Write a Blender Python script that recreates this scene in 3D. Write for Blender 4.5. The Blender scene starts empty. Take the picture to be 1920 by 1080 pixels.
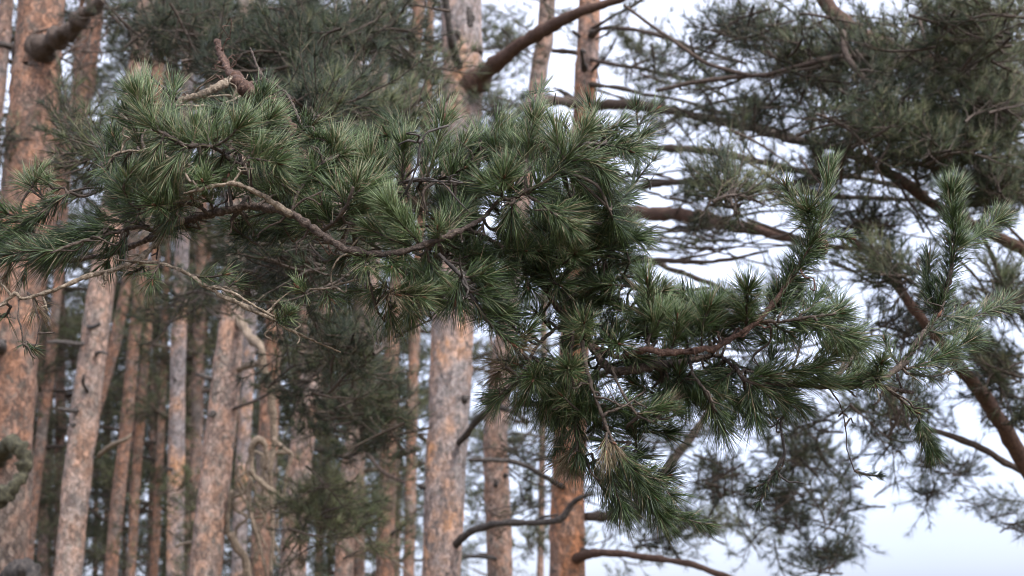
import bpy, math, random
import numpy as np
from mathutils import Vector

random.seed(7)
rng = np.random.default_rng(7)
sc = bpy.context.scene
COL = sc.collection

# ------------------------------------------------------------------ camera
W, H = 1920.0, 1080.0
HFOV = math.radians(40.0)
F = (W / 2) / math.tan(HFOV / 2)
PITCH = math.radians(14.0)
CAM = np.array([0.0, 0.0, 1.6])
FWD = np.array([0, math.cos(PITCH), math.sin(PITCH)])
UP = np.array([0, -math.sin(PITCH), math.cos(PITCH)])
RIGHT = np.array([1.0, 0, 0])

cd = bpy.data.cameras.new("camera")
cam = bpy.data.objects.new("camera", cd)
COL.objects.link(cam)
cam.location = CAM
cam.rotation_euler = (math.radians(90) + PITCH, 0, 0)
cd.sensor_width = 36.0
cd.lens = 18.0 / math.tan(HFOV / 2)
cd.clip_start = 0.05
cd.clip_end = 2000
cd.dof.use_dof = True
cd.dof.focus_distance = 2.08
cd.dof.aperture_fstop = 8.0
sc.camera = cam

# ------------------------------------------------------------------ light
SUN_EL, SUN_AZ = math.radians(48), math.radians(140)     # azimuth clockwise from +Y: behind the camera, to the right
w = bpy.data.worlds.new("World")
sc.world = w
w.use_nodes = True
nt = w.node_tree
nt.nodes.clear()
sky = nt.nodes.new('ShaderNodeTexSky')
sky.sky_type = 'NISHITA'
sky.sun_disc = False
sky.sun_elevation = SUN_EL
sky.sun_rotation = SUN_AZ
sky.dust_density = 1.6
sky.air_density = 1.0
hs = nt.nodes.new('ShaderNodeHueSaturation')
hs.inputs['Saturation'].default_value = 0.24      # thin high overcast takes most of the blue out
bg = nt.nodes.new('ShaderNodeBackground')
bg.inputs['Strength'].default_value = 0.15
wo = nt.nodes.new('ShaderNodeOutputWorld')
nt.links.new(sky.outputs[0], hs.inputs['Color'])
# an overcast sky is darker towards the horizon than overhead
tcw = nt.nodes.new('ShaderNodeTexCoord')
sxw = nt.nodes.new('ShaderNodeSeparateXYZ')
nt.links.new(tcw.outputs['Generated'], sxw.inputs[0])
mrw = nt.nodes.new('ShaderNodeMapRange')
mrw.inputs['From Min'].default_value = 0.0
mrw.inputs['From Max'].default_value = 1.0
mrw.inputs['To Min'].default_value = 0.5
mrw.inputs['To Max'].default_value = 2.1
nt.links.new(sxw.outputs['Z'], mrw.inputs['Value'])
mxw = nt.nodes.new('ShaderNodeVectorMath')
mxw.operation = 'SCALE'
nt.links.new(hs.outputs[0], mxw.inputs[0])
nt.links.new(mrw.outputs[0], mxw.inputs['Scale'])
clw = nt.nodes.new('ShaderNodeTexNoise')      # faint unevenness of the cloud sheet
clw.inputs['Scale'].default_value = 3.0
clw.inputs['Detail'].default_value = 5
nt.links.new(tcw.outputs['Generated'], clw.inputs['Vector'])
crw = nt.nodes.new('ShaderNodeValToRGB')
crw.color_ramp.elements[0].position, crw.color_ramp.elements[0].color = 0.3, (0.84, 0.87, 0.97, 1)
crw.color_ramp.elements[1].position, crw.color_ramp.elements[1].color = 0.7, (0.98, 0.98, 1.04, 1)
nt.links.new(clw.outputs[0], crw.inputs[0])
cmw = nt.nodes.new('ShaderNodeVectorMath')
cmw.operation = 'MULTIPLY'
hzw = nt.nodes.new('ShaderNodeValToRGB')       # cool lavender low down, neutral above
hzw.color_ramp.elements[0].position, hzw.color_ramp.elements[0].color = 0.0, (0.87, 0.925, 1.08, 1)
hzw.color_ramp.elements[1].position, hzw.color_ramp.elements[1].color = 0.45, (1, 1, 1.02, 1)
nt.links.new(sxw.outputs['Z'], hzw.inputs[0])
hmw = nt.nodes.new('ShaderNodeVectorMath')
hmw.operation = 'MULTIPLY'
nt.links.new(crw.outputs[0], hmw.inputs[0])
nt.links.new(hzw.outputs[0], hmw.inputs[1])
nt.links.new(mxw.outputs[0], cmw.inputs[0])
nt.links.new(hmw.outputs[0], cmw.inputs[1])
nt.links.new(cmw.outputs[0], bg.inputs['Color'])
nt.links.new(bg.outputs[0], wo.inputs['Surface'])

sd = bpy.data.lights.new("sun", 'SUN')
sun = bpy.data.objects.new("sun", sd)
COL.objects.link(sun)
sd.energy = 1.5
sd.angle = math.radians(14)
sd.color = (1.0, 0.975, 0.94)
sun.location = (0, 0, 30)
tos = Vector((math.sin(SUN_AZ) * math.cos(SUN_EL), math.cos(SUN_AZ) * math.cos(SUN_EL), math.sin(SUN_EL)))
sun.rotation_euler = tos.to_track_quat('Z', 'Y').to_euler()

sc.view_settings.view_transform = 'Standard'
sc.view_settings.look = 'None'
sc.view_settings.gamma = 1.0
sc.view_settings.exposure = 1.56
sc.render.engine = 'CYCLES'
sc.cycles.max_bounces = 6
sc.cycles.diffuse_bounces = 4
sc.cycles.glossy_bounces = 2
sc.cycles.filter_width = 1.0
sc.cycles.use_denoising = True
sc.cycles.denoiser = 'OPENIMAGEDENOISE'
sc.cycles.denoising_input_passes = 'RGB_ALBEDO_NORMAL'
sc.cycles.denoising_prefilter = 'ACCURATE'


# ------------------------------------------------------------------ pixel -> place
def P(px, py, d):
    """the place seen at pixel (px, py), d metres along the view axis"""
    return CAM + d * (FWD + (px - W / 2) / F * RIGHT + (H / 2 - py) / F * UP)


def PY(px, py, Y):
    """the place seen at pixel (px, py), Y metres ahead on the ground plan"""
    v = FWD + (px - W / 2) / F * RIGHT + (H / 2 - py) / F * UP
    return CAM + v * (Y / v[1])


def unit(v):
    n = np.linalg.norm(v, axis=-1, keepdims=True)
    return v / np.maximum(n, 1e-9)


# ------------------------------------------------------------------ materials
def new_mat(name):
    m = bpy.data.materials.new(name)
    m.use_nodes = True
    t = m.node_tree
    b = t.nodes['Principled BSDF']
    return m, t, b


def node(t, kind, **kw):
    n = t.nodes.new(kind)
    for k, v in kw.items():
        setattr(n, k, v)
    return n


def ramp(t, src, stops):
    r = t.nodes.new('ShaderNodeValToRGB')
    el = r.color_ramp.elements
    while len(el) < len(stops):
        el.new(0.5)
    for e, (p, c) in zip(el, stops):
        e.position = p
        e.color = (*c, 1)
    t.links.new(src, r.inputs[0])
    return r.outputs[0]


def mixc(t, fac, a, b, mode='MIX'):
    m = t.nodes.new('ShaderNodeMix')
    m.data_type = 'RGBA'
    m.blend_type = mode
    for s, v in ((0, fac), (6, a), (7, b)):
        if isinstance(v, (int, float)):
            m.inputs[s].default_value = v
        elif isinstance(v, tuple):
            m.inputs[s].default_value = (*v, 1)
        else:
            t.links.new(v, m.inputs[s])
    return m.outputs[2]


def noise_tex(t, vec, scale, detail=4, rough=0.6):
    n = t.nodes.new('ShaderNodeTexNoise')
    n.inputs['Scale'].default_value = scale
    n.inputs['Detail'].default_value = detail
    n.inputs['Roughness'].default_value = rough
    t.links.new(vec, n.inputs['Vector'])
    return n


def bark_material(name, orange, pink, grey, crack, lichen, grey_amount, plate=17.0):
    """thin flaking pine bark: small scales, broad orange / pink / grey drifts, short broken fissures"""
    m, t, b = new_mat(name)
    geo = t.nodes.new('ShaderNodeNewGeometry')
    mp = t.nodes.new('ShaderNodeMapping')
    mp.inputs['Scale'].default_value = (1, 1, 0.72)
    t.links.new(geo.outputs['Position'], mp.inputs['Vector'])
    warp = noise_tex(t, mp.outputs[0], 14, 4)
    add = mixc(t, 0.06, mp.outputs[0], warp.outputs['Color'], 'ADD')
    cell = node(t, 'ShaderNodeTexVoronoi', feature='F1')
    cell.inputs['Scale'].default_value = plate * 1.25
    t.links.new(add, cell.inputs['Vector'])
    vor = node(t, 'ShaderNodeTexVoronoi', feature='DISTANCE_TO_EDGE')
    vor.inputs['Scale'].default_value = plate * 1.25
    t.links.new(add, vor.inputs['Vector'])
    big = noise_tex(t, mp.outputs[0], 2.6, 5, 0.6)
    big2 = noise_tex(t, add, 8, 5, 0.7)
    med = noise_tex(t, add, 16, 5, 0.7)
    fine = noise_tex(t, add, 42, 5, 0.75)
    sep = t.nodes.new('ShaderNodeSeparateColor')
    t.links.new(cell.outputs['Color'], sep.inputs[0])
    base = mixc(t, ramp(t, big2.outputs[0], [(0.40, (0, 0, 0)), (0.58, (1, 1, 1))]), orange, pink)
    sel = ramp(t, big.outputs[0], [(0.64 - grey_amount * 0.24, (0, 0, 0)), (0.74 - grey_amount * 0.2, (1, 1, 1))])
    base = mixc(t, sel, base, grey)
    lsel = ramp(t, med.outputs[0], [(0.52, (0, 0, 0)), (0.62, (0.85, 0.85, 0.85))])
    base = mixc(t, lsel, base, lichen)
    base = mixc(t, 0.85, base, ramp(t, sep.outputs[0], [(0, (0.45, 0.45, 0.46)), (0.5, (0.9, 0.9, 0.9)), (1, (1.25, 1.22, 1.2))]), 'MULTIPLY')
    base = mixc(t, 0.9, base, ramp(t, fine.outputs[0], [(0.36, (0.42, 0.41, 0.42)), (0.5, (0.95, 0.95, 0.95)), (0.64, (1.3, 1.27, 1.25))]), 'MULTIPLY')
    csel = ramp(t, vor.outputs['Distance'], [(0.02, (0.9, 0.9, 0.9)), (0.13, (0, 0, 0))])
    cbrk = ramp(t, warp.outputs[0], [(0.42, (0, 0, 0)), (0.55, (1, 1, 1))])
    base = mixc(t, mixc(t, 1.0, csel, cbrk, 'MULTIPLY'), base, crack)
    t.links.new(base, b.inputs['Base Color'])
    b.inputs['Roughness'].default_value = 0.9
    b.inputs['Specular IOR Level'].default_value = 0.25
    hgt = t.nodes.new('ShaderNodeMath')
    hgt.operation = 'ADD'
    t.links.new(sep.outputs[1], hgt.inputs[0])
    t.links.new(fine.outputs[0], hgt.inputs[1])
    bp = t.nodes.new('ShaderNodeBump')
    bp.inputs['Strength'].default_value = 0.9
    bp.inputs['Distance'].default_value = 0.016
    t.links.new(hgt.outputs[0], bp.inputs['Height'])
    t.links.new(bp.outputs[0], b.inputs['Normal'])
    return m


M_BARK_A = bark_material('bark_warm', (0.34, 0.205, 0.14), (0.335, 0.245, 0.20), (0.25, 0.21, 0.185), (0.10, 0.07, 0.055), (0.17, 0.15, 0.125), 0.6, 27)
M_BARK_B = bark_material('bark_pink', (0.50, 0.265, 0.14), (0.43, 0.31, 0.25), (0.27, 0.235, 0.22), (0.17, 0.12, 0.10), (0.14, 0.125, 0.115), 0.95, 30)
M_BARK_ORANGE = bark_material('bark_orange', (0.46, 0.205, 0.10), (0.39, 0.225, 0.15), (0.25, 0.19, 0.165), (0.14, 0.09, 0.065), (0.14, 0.115, 0.10), 0.45, 29)
M_BARK_C = bark_material('bark_brown', (0.27, 0.14, 0.085), (0.24, 0.15, 0.11), (0.18, 0.145, 0.12), (0.07, 0.05, 0.04), (0.12, 0.10, 0.08), 0.45, 25)

M_BARK_FAR = bark_material('bark_far', (0.22, 0.125, 0.085), (0.20, 0.14, 0.11), (0.14, 0.115, 0.10), (0.06, 0.045, 0.04), (0.12, 0.11, 0.095), 0.3, 13)


def wood_material(name, c1, c2, c3, scale=60, bump=0.004):
    m, t, b = new_mat(name)
    geo = t.nodes.new('ShaderNodeNewGeometry')
    n1 = noise_tex(t, geo.outputs['Position'], scale, 5, 0.7)
    n2 = noise_tex(t, geo.outputs['Position'], scale * 0.25, 3, 0.6)
    c = ramp(t, n1.outputs[0], [(0.32, c1), (0.52, c2), (0.72, c3)])
    c = mixc(t, 0.7, c, ramp(t, n2.outputs[0], [(0.3, (0.55, 0.55, 0.55)), (0.7, (1.2, 1.2, 1.2))]), 'MULTIPLY')
    t.links.new(c, b.inputs['Base Color'])
    b.inputs['Roughness'].default_value = 0.85
    b.inputs['Specular IOR Level'].default_value = 0.3
    bp = t.nodes.new('ShaderNodeBump')
    bp.inputs['Strength'].default_value = 1.0
    bp.inputs['Distance'].default_value = bump
    t.links.new(n1.outputs[0], bp.inputs['Height'])
    t.links.new(bp.outputs[0], b.inputs['Normal'])
    return m


M_LIMB = wood_material('limb_bark', (0.03, 0.022, 0.018), (0.072, 0.05, 0.037), (0.20, 0.15, 0.12), 190, 0.007)
M_LIMB_RED = wood_material('reddish_limb_bark', (0.04, 0.024, 0.018), (0.088, 0.048, 0.033), (0.20, 0.125, 0.09), 150, 0.007)
M_LIMB_PALE = wood_material('pale_dry_bark', (0.06, 0.045, 0.033), (0.19, 0.145, 0.10), (0.36, 0.29, 0.22), 150, 0.006)
M_DRY = wood_material('bleached_dead_wood', (0.075, 0.055, 0.04), (0.20, 0.15, 0.105), (0.35, 0.27, 0.20), 90, 0.006)
M_TWIG = wood_material('twig_bark', (0.025, 0.019, 0.015), (0.058, 0.042, 0.031), (0.14, 0.105, 0.08), 200, 0.002)
M_DEAD = wood_material('dead_wood', (0.03, 0.026, 0.023), (0.055, 0.046, 0.04), (0.12, 0.10, 0.085), 40)
M_MOSSY = wood_material('mossy_bark', (0.025, 0.023, 0.015), (0.06, 0.055, 0.032), (0.14, 0.125, 0.08), 45)
M_BUD = wood_material('bud_scales', (0.07, 0.035, 0.022), (0.15, 0.07, 0.04), (0.26, 0.14, 0.085), 400, 0.001)
M_CONE = wood_material('cone_scales', (0.05, 0.03, 0.02), (0.14, 0.09, 0.06), (0.26, 0.18, 0.12), 200, 0.003)


def needle_material(name, stops, rough=0.34, spec=0.42, trans=0.2):
    m, t, b = new_mat(name)
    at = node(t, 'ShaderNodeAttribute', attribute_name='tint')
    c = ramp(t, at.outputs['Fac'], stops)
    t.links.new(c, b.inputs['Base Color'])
    b.inputs['Roughness'].default_value = rough
    b.inputs['Specular IOR Level'].default_value = spec
    tr = t.nodes.new('ShaderNodeBsdfTranslucent')
    t.links.new(mixc(t, 1.0, c, (1.25, 1.35, 0.7), 'MULTIPLY'), tr.inputs['Color'])
    ms = t.nodes.new('ShaderNodeMixShader')
    ms.inputs[0].default_value = trans
    t.links.new(b.outputs[0], ms.inputs[1])
    t.links.new(tr.outputs[0], ms.inputs[2])
    t.links.new(ms.outputs[0], t.nodes['Material Output'].inputs['Surface'])
    return m


NEEDLE_STOPS = [(0.0, (0.012, 0.020, 0.008)), (0.3, (0.030, 0.054, 0.015)), (0.55, (0.066, 0.102, 0.030)),
                (0.74, (0.17, 0.21, 0.098)), (0.80, (0.18, 0.145, 0.08)), (0.9, (0.15, 0.10, 0.06)), (1.0, (0.32, 0.26, 0.17))]  # pale green stop: lighter needles, with their highlights put into the colour
M_NEEDLE = needle_material('pine_needles', NEEDLE_STOPS)
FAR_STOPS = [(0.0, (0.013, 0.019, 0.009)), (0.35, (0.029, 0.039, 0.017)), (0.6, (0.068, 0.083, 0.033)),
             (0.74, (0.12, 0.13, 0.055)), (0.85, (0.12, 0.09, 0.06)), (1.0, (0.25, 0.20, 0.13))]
M_NEEDLE_FAR = needle_material('pine_needles_in_crown', FAR_STOPS, 0.45, 0.22)


def ground_material():
    m, t, b = new_mat('forest_floor')
    geo = t.nodes.new('ShaderNodeNewGeometry')
    n1 = noise_tex(t, geo.outputs['Position'], 0.6, 6, 0.65)
    n2 = noise_tex(t, geo.outputs['Position'], 30, 5, 0.7)
    c = ramp(t, n1.outputs[0], [(0.35, (0.11, 0.075, 0.045)), (0.52, (0.16, 0.12, 0.07)), (0.65, (0.07, 0.09, 0.035))])
    c = mixc(t, 0.7, c, ramp(t, n2.outputs[0], [(0.3, (0.5, 0.5, 0.5)), (0.7, (1.3, 1.25, 1.1))]), 'MULTIPLY')
    t.links.new(c, b.inputs['Base Color'])
    b.inputs['Roughness'].default_value = 0.95
    bp = t.nodes.new('ShaderNodeBump')
    bp.inputs['Distance'].default_value = 0.03
    t.links.new(n2.outputs[0], bp.inputs['Height'])
    t.links.new(bp.outputs[0], b.inputs['Normal'])
    return m


# ------------------------------------------------------------------ mesh builder
class MB:
    """collects triangles with a material slot, a smooth flag and a tint per vertex"""

    def __init__(self):
        self.v, self.f, self.m, self.t = [], [], [], []
        self.n = 0

    def add(self, v, f, mat=0, tint=0.0):
        v = np.asarray(v, dtype=np.float64).reshape(-1, 3)
        f = np.asarray(f, dtype=np.int64).reshape(-1, 3)
        self.v.append(v)
        self.f.append(f + self.n)
        self.m.append(np.full(len(f), mat, dtype=np.int32))
        self.t.append(np.broadcast_to(np.asarray(tint, dtype=np.float32), (len(v),)).copy())
        self.n += len(v)

    def merge(self, o):
        for v, f, m, t in zip(o.v, o.f, o.m, o.t):
            pass
        if not o.v:
            return
        self.f += [f + self.n for f in o.f]
        self.v += o.v
        self.m += o.m
        self.t += o.t
        self.n += o.n

    def mesh(self, name, mats, origin=(0, 0, 0)):
        v = np.concatenate(self.v) - np.asarray(origin)
        f = np.concatenate(self.f)
        me = bpy.data.meshes.new(name)
        me.vertices.add(len(v))
        me.vertices.foreach_set('co', v.astype(np.float32).ravel())
        me.loops.add(len(f) * 3)
        me.loops.foreach_set('vertex_index', f.astype(np.int32).ravel())
        me.polygons.add(len(f))
        me.polygons.foreach_set('loop_start', np.arange(0, len(f) * 3, 3, dtype=np.int32))
        me.polygons.foreach_set('loop_total', np.full(len(f), 3, dtype=np.int32))
        me.polygons.foreach_set('material_index', np.concatenate(self.m))
        me.polygons.foreach_set('use_smooth', np.ones(len(f), dtype=bool))
        a = me.attributes.new('tint', 'FLOAT', 'POINT')
        a.data.foreach_set('value', np.concatenate(self.t))
        for m in mats:
            me.materials.append(m)
        me.update(calc_edges=True)
        return me

    def build(self, name, mats, parent=None, origin=(0, 0, 0)):
        """one object; when it has a parent its origin is the parent's world origin"""
        o = bpy.data.objects.new(name, self.mesh(name, mats, origin))
        COL.objects.link(o)
        if parent is not None:
            o.parent = parent
        return o


def thing(name, label, cat, loc, group=None):
    o = bpy.data.objects.new(name, None)
    o.empty_display_size = 0.3
    COL.objects.link(o)
    o.location = [float(x) for x in loc]
    o['label'] = label
    o['category'] = cat
    if group:
        o['group'] = group
    return o


def spline(pts, step):
    """Catmull-Rom through rows of (x, y, z, r)"""
    pts = np.asarray(pts, dtype=float)
    if len(pts) == 2:
        n = max(2, int(np.linalg.norm(pts[1, :3] - pts[0, :3]) / step) + 1)
        tt = np.linspace(0, 1, n)[:, None]
        return pts[0] * (1 - tt) + pts[1] * tt
    e = np.vstack([2 * pts[0] - pts[1], pts, 2 * pts[-1] - pts[-2]])
    e[0, 3], e[-1, 3] = pts[0, 3], pts[-1, 3]
    out = []
    for i in range(1, len(e) - 2):
        p0, p1, p2, p3 = e[i - 1], e[i], e[i + 1], e[i + 2]
        n = max(2, int(np.linalg.norm(p2[:3] - p1[:3]) / step) + 1)
        for s in np.linspace(0, 1, n, endpoint=False):
            out.append(0.5 * (2 * p1 + (p2 - p0) * s + (2 * p0 - 5 * p1 + 4 * p2 - p3) * s * s + (3 * p1 - p0 - 3 * p2 + p3) * s ** 3))
    out.append(e[-2])
    out = np.array(out)
    lo = pts[:, 3].min()
    out[:, 3] = np.maximum(out[:, 3], lo * 0.9)
    return out


def tube(mb, pts, step, sides=8, rough=0.12, wander=0.0, mat=0, cap=True):
    """a tapered, knobbly limb along rows of (x, y, z, r)"""
    s = spline(pts, step)
    c, r = s[:, :3].copy(), s[:, 3]
    n = len(c)
    if wander > 0 and n > 3:
        w1 = rng.normal(0, 1, (n, 3))
        for _ in range(2):
            w1[1:-1] = (w1[:-2] + w1[1:-1] + w1[2:]) / 3
        w1 *= np.sin(np.linspace(0, math.pi, n))[:, None] ** 0.5
        c += w1 * wander
    tan = np.gradient(c, axis=0)
    tan = unit(tan)
    a = np.array([0.0, 0, 1]) if abs(tan[0, 2]) < 0.8 else np.array([1.0, 0, 0])
    u = unit(np.cross(tan[0], a))
    us = []
    for i in range(n):
        u = u - tan[i] * np.dot(u, tan[i])
        u = u / max(np.linalg.norm(u), 1e-9)
        us.append(u)
    us = np.array(us)
    vs = np.cross(tan, us)
    ang = np.linspace(0, 2 * math.pi, sides, endpoint=False)
    rad = r[:, None] * np.ones((1, sides))
    if rough > 0:
        k = rng.normal(0, 1, (n, sides))
        k = (k + np.roll(k, 1, 1) * 0.6 + np.roll(k, -1, 1) * 0.6) / 1.3
        lumps = rng.normal(0, 1, (n, 1))
        if n > 3:
            lumps[1:-1] = (lumps[:-2] + lumps[1:-1] + lumps[2:]) / 2
        rad = rad * np.clip(1 + rough * (k * 0.7 + lumps * 0.6), 0.55, 1.7)
    ring = c[:, None, :] + rad[:, :, None] * (np.cos(ang)[None, :, None] * us[:, None, :] + np.sin(ang)[None, :, None] * vs[:, None, :])
    v = ring.reshape(-1, 3)
    i = np.arange(n - 1)[:, None] * sides
    j = np.arange(sides)[None, :]
    j2 = (j + 1) % sides
    A, B, C, D = i + j, i + j2, i + sides + j2, i + sides + j
    f = np.concatenate([np.stack([A, B, C], -1).reshape(-1, 3), np.stack([A, C, D], -1).reshape(-1, 3)])
    if cap:
        v = np.vstack([v, c[0] - tan[0] * r[0] * 0.4, c[-1] + tan[-1] * r[-1] * 0.7])
        k0, k1 = n * sides, n * sides + 1
        jj = np.arange(sides)
        f = np.vstack([f, np.stack([np.full(sides, k0), (jj + 1) % sides, jj], -1),
                       np.stack([np.full(sides, k1), (n - 1) * sides + jj, (n - 1) * sides + (jj + 1) % sides], -1)])
    mb.add(v, f, mat)
    return s


def needles(mb, base, dirs, length, width, bend, tint, fine, mat=1):
    """three-sided tapered needles; fine ones are curved with a mid ring"""
    N = len(base)
    d = unit(dirs)
    ref = rng.normal(0, 1, (N, 3))
    u = unit(np.cross(d, ref))
    v = np.cross(d, u)
    length = np.broadcast_to(length, (N,))
    width = np.broadcast_to(width, (N,))
    wv = width[:, None] * 0.5
    ca = [(math.cos(a), math.sin(a)) for a in (0, 2.0944, 4.1888)]
    tip = base + d * length[:, None] + bend * length[:, None]
    if fine:
        mid = base + d * (length * 0.55)[:, None] + bend * (length * 0.22)[:, None]
        vs = [base + (u * x + v * y) * wv * 0.8 for x, y in ca] + [mid + (u * x + v * y) * wv for x, y in ca] + [tip]
        k = 7
        fl = [(0, 1, 4), (0, 4, 3), (1, 2, 5), (1, 5, 4), (2, 0, 3), (2, 3, 5), (3, 4, 6), (4, 5, 6), (5, 3, 6)]
    else:
        vs = [base + (u * x + v * y) * wv for x, y in ca] + [tip]
        k = 4
        fl = [(0, 1, 3), (1, 2, 3), (2, 0, 3)]
    V = np.stack(vs, 1).reshape(-1, 3)
    Fc = (np.arange(N)[:, None, None] * k + np.array(fl)[None]).reshape(-1, 3)
    mb.add(V, Fc, mat, np.repeat(np.broadcast_to(tint, (N,)), k))


GREEN, DRY, PALE, TAN = 0, 1, 2, 3


def shoot(mb, path, n, L, width, fine=True, kind=GREEN, spread=(0.6, 1.15), start=0.0, droop=0.0, tint0=None, tipfrac=0.35, twig_r=0.0016, bud=True):
    """a twig along path (k x 3 points) set with needle pairs, densest in a whorl at the tip"""
    path = np.asarray(path, dtype=float)
    seg = np.linalg.norm(np.diff(path, axis=0), axis=1)
    cum = np.concatenate([[0], np.cumsum(seg)])
    tot = cum[-1]
    if twig_r > 0:
        rr = np.linspace(twig_r * 1.25, twig_r * 0.85, len(path))[:, None]
        tube(mb, np.hstack([path, rr]), max(tot / 6, 0.004) if fine else max(tot / 2, 0.02), 6 if fine else 4, 0.12 if fine else 0.0, 0, 0, cap=fine)
    half = n // 2
    t = rng.random(half)
    t = start + (1 - start) * t
    istip = rng.random(half) < tipfrac
    t[istip] = 1 - rng.random(istip.sum()) * 0.10
    pos = np.stack([np.interp(t * tot, cum, path[:, k]) for k in range(3)], 1)
    idx = np.clip(np.searchsorted(cum, t * tot) - 1, 0, len(seg) - 1)
    ax = unit(path[1:] - path[:-1])[idx]
    rnd = rng.normal(0, 1, (half, 3))
    rad = unit(rnd - ax * np.sum(rnd * ax, 1, keepdims=True))
    th = rng.uniform(spread[0], spread[1], half)
    th[istip] = rng.uniform(0.12, spread[1] + 0.1, istip.sum())
    d = ax * np.cos(th)[:, None] + rad * np.sin(th)[:, None]
    # older needles spread wider and bend a little down; young tips stand up
    d[:, 2] += 0.10 - droop
    d = unit(d)
    base = np.repeat(pos, 2, 0)
    dd = np.repeat(d, 2, 0) + rng.normal(0, 0.09, (half * 2, 3))
    ln = np.repeat(L * rng.uniform(0.72, 1.12, half), 2)
    bend = rng.normal(0, 0.11, (half * 2, 3))
    bend += np.repeat(ax * 0.16, 2, 0)
    bend[:, 2] -= 0.05 + droop * 0.25
    if tint0 is None:
        tint0 = rng.uniform(0.25, 0.55)
    if kind == GREEN:
        tn = np.clip(tint0 + 0.04 + rng.normal(0, 0.22, half * 2), 0.0, 0.79)
        old = rng.random(half * 2) < 0.055
        tn[old] = rng.uniform(0.8, 1.0, old.sum())
    elif kind == DRY:
        tn = np.clip(0.86 + rng.normal(0, 0.06, half * 2), 0.76, 0.95)
    elif kind == PALE:
        tn = np.clip(0.62 + rng.normal(0, 0.08, half * 2), 0.45, 0.78)
    else:
        tn = np.clip(0.95 + rng.normal(0, 0.05, half * 2), 0.85, 1.0)
    needles(mb, base, dd, ln, width, bend, tn, fine)
    if bud and fine:
        a = unit((path[-1] - path[-2])[None])[0]
        p = path[-1]
        tube(mb, [(*p, 0.0016), (*(p + a * 0.004), 0.0021), (*(p + a * 0.009), 0.0015), (*(p + a * 0.012), 0.0005)], 0.003, 6, 0.1, 0, 2)


# ------------------------------------------------------------------ ground
def make_ground():
    xs = np.concatenate([[-1500, -500, -200, -100], np.linspace(-60, 60, 81), [100, 200, 500, 1500]])
    ys = np.concatenate([[-1500, -500, -100, -40], np.linspace(-15, 90, 71), [130, 250, 600, 1500]])
    X, Y = np.meshgrid(xs, ys, indexing='ij')
    Z = 0.07 * np.sin(X * 0.7 + 1) * np.cos(Y * 0.55) + 0.05 * np.sin(X * 1.9 + Y * 1.3)
    Z[(abs(X) > 90) | (Y > 110) | (Y < -30)] = 0
    v = np.stack([X, Y, Z], -1).reshape(-1, 3)
    nx, ny = X.shape
    i = np.arange(nx - 1)[:, None] * ny
    j = np.arange(ny - 1)[None, :]
    A, B, C, D = i + j, i + ny + j, i + ny + j + 1, i + j + 1
    f = np.concatenate([np.stack([A, B, C], -1).reshape(-1, 3), np.stack([A, C, D], -1).reshape(-1, 3)])
    mb = MB()
    mb.add(v, f)
    o = mb.build('ground', [ground_material()])
    o['kind'] = 'structure'


make_ground()


# ------------------------------------------------------------------ trees
def trunk_mesh(mb, pts, step=0.09, sides=22, rough=0.035):
    tube(mb, pts, step, sides, rough, 0.004)


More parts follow.
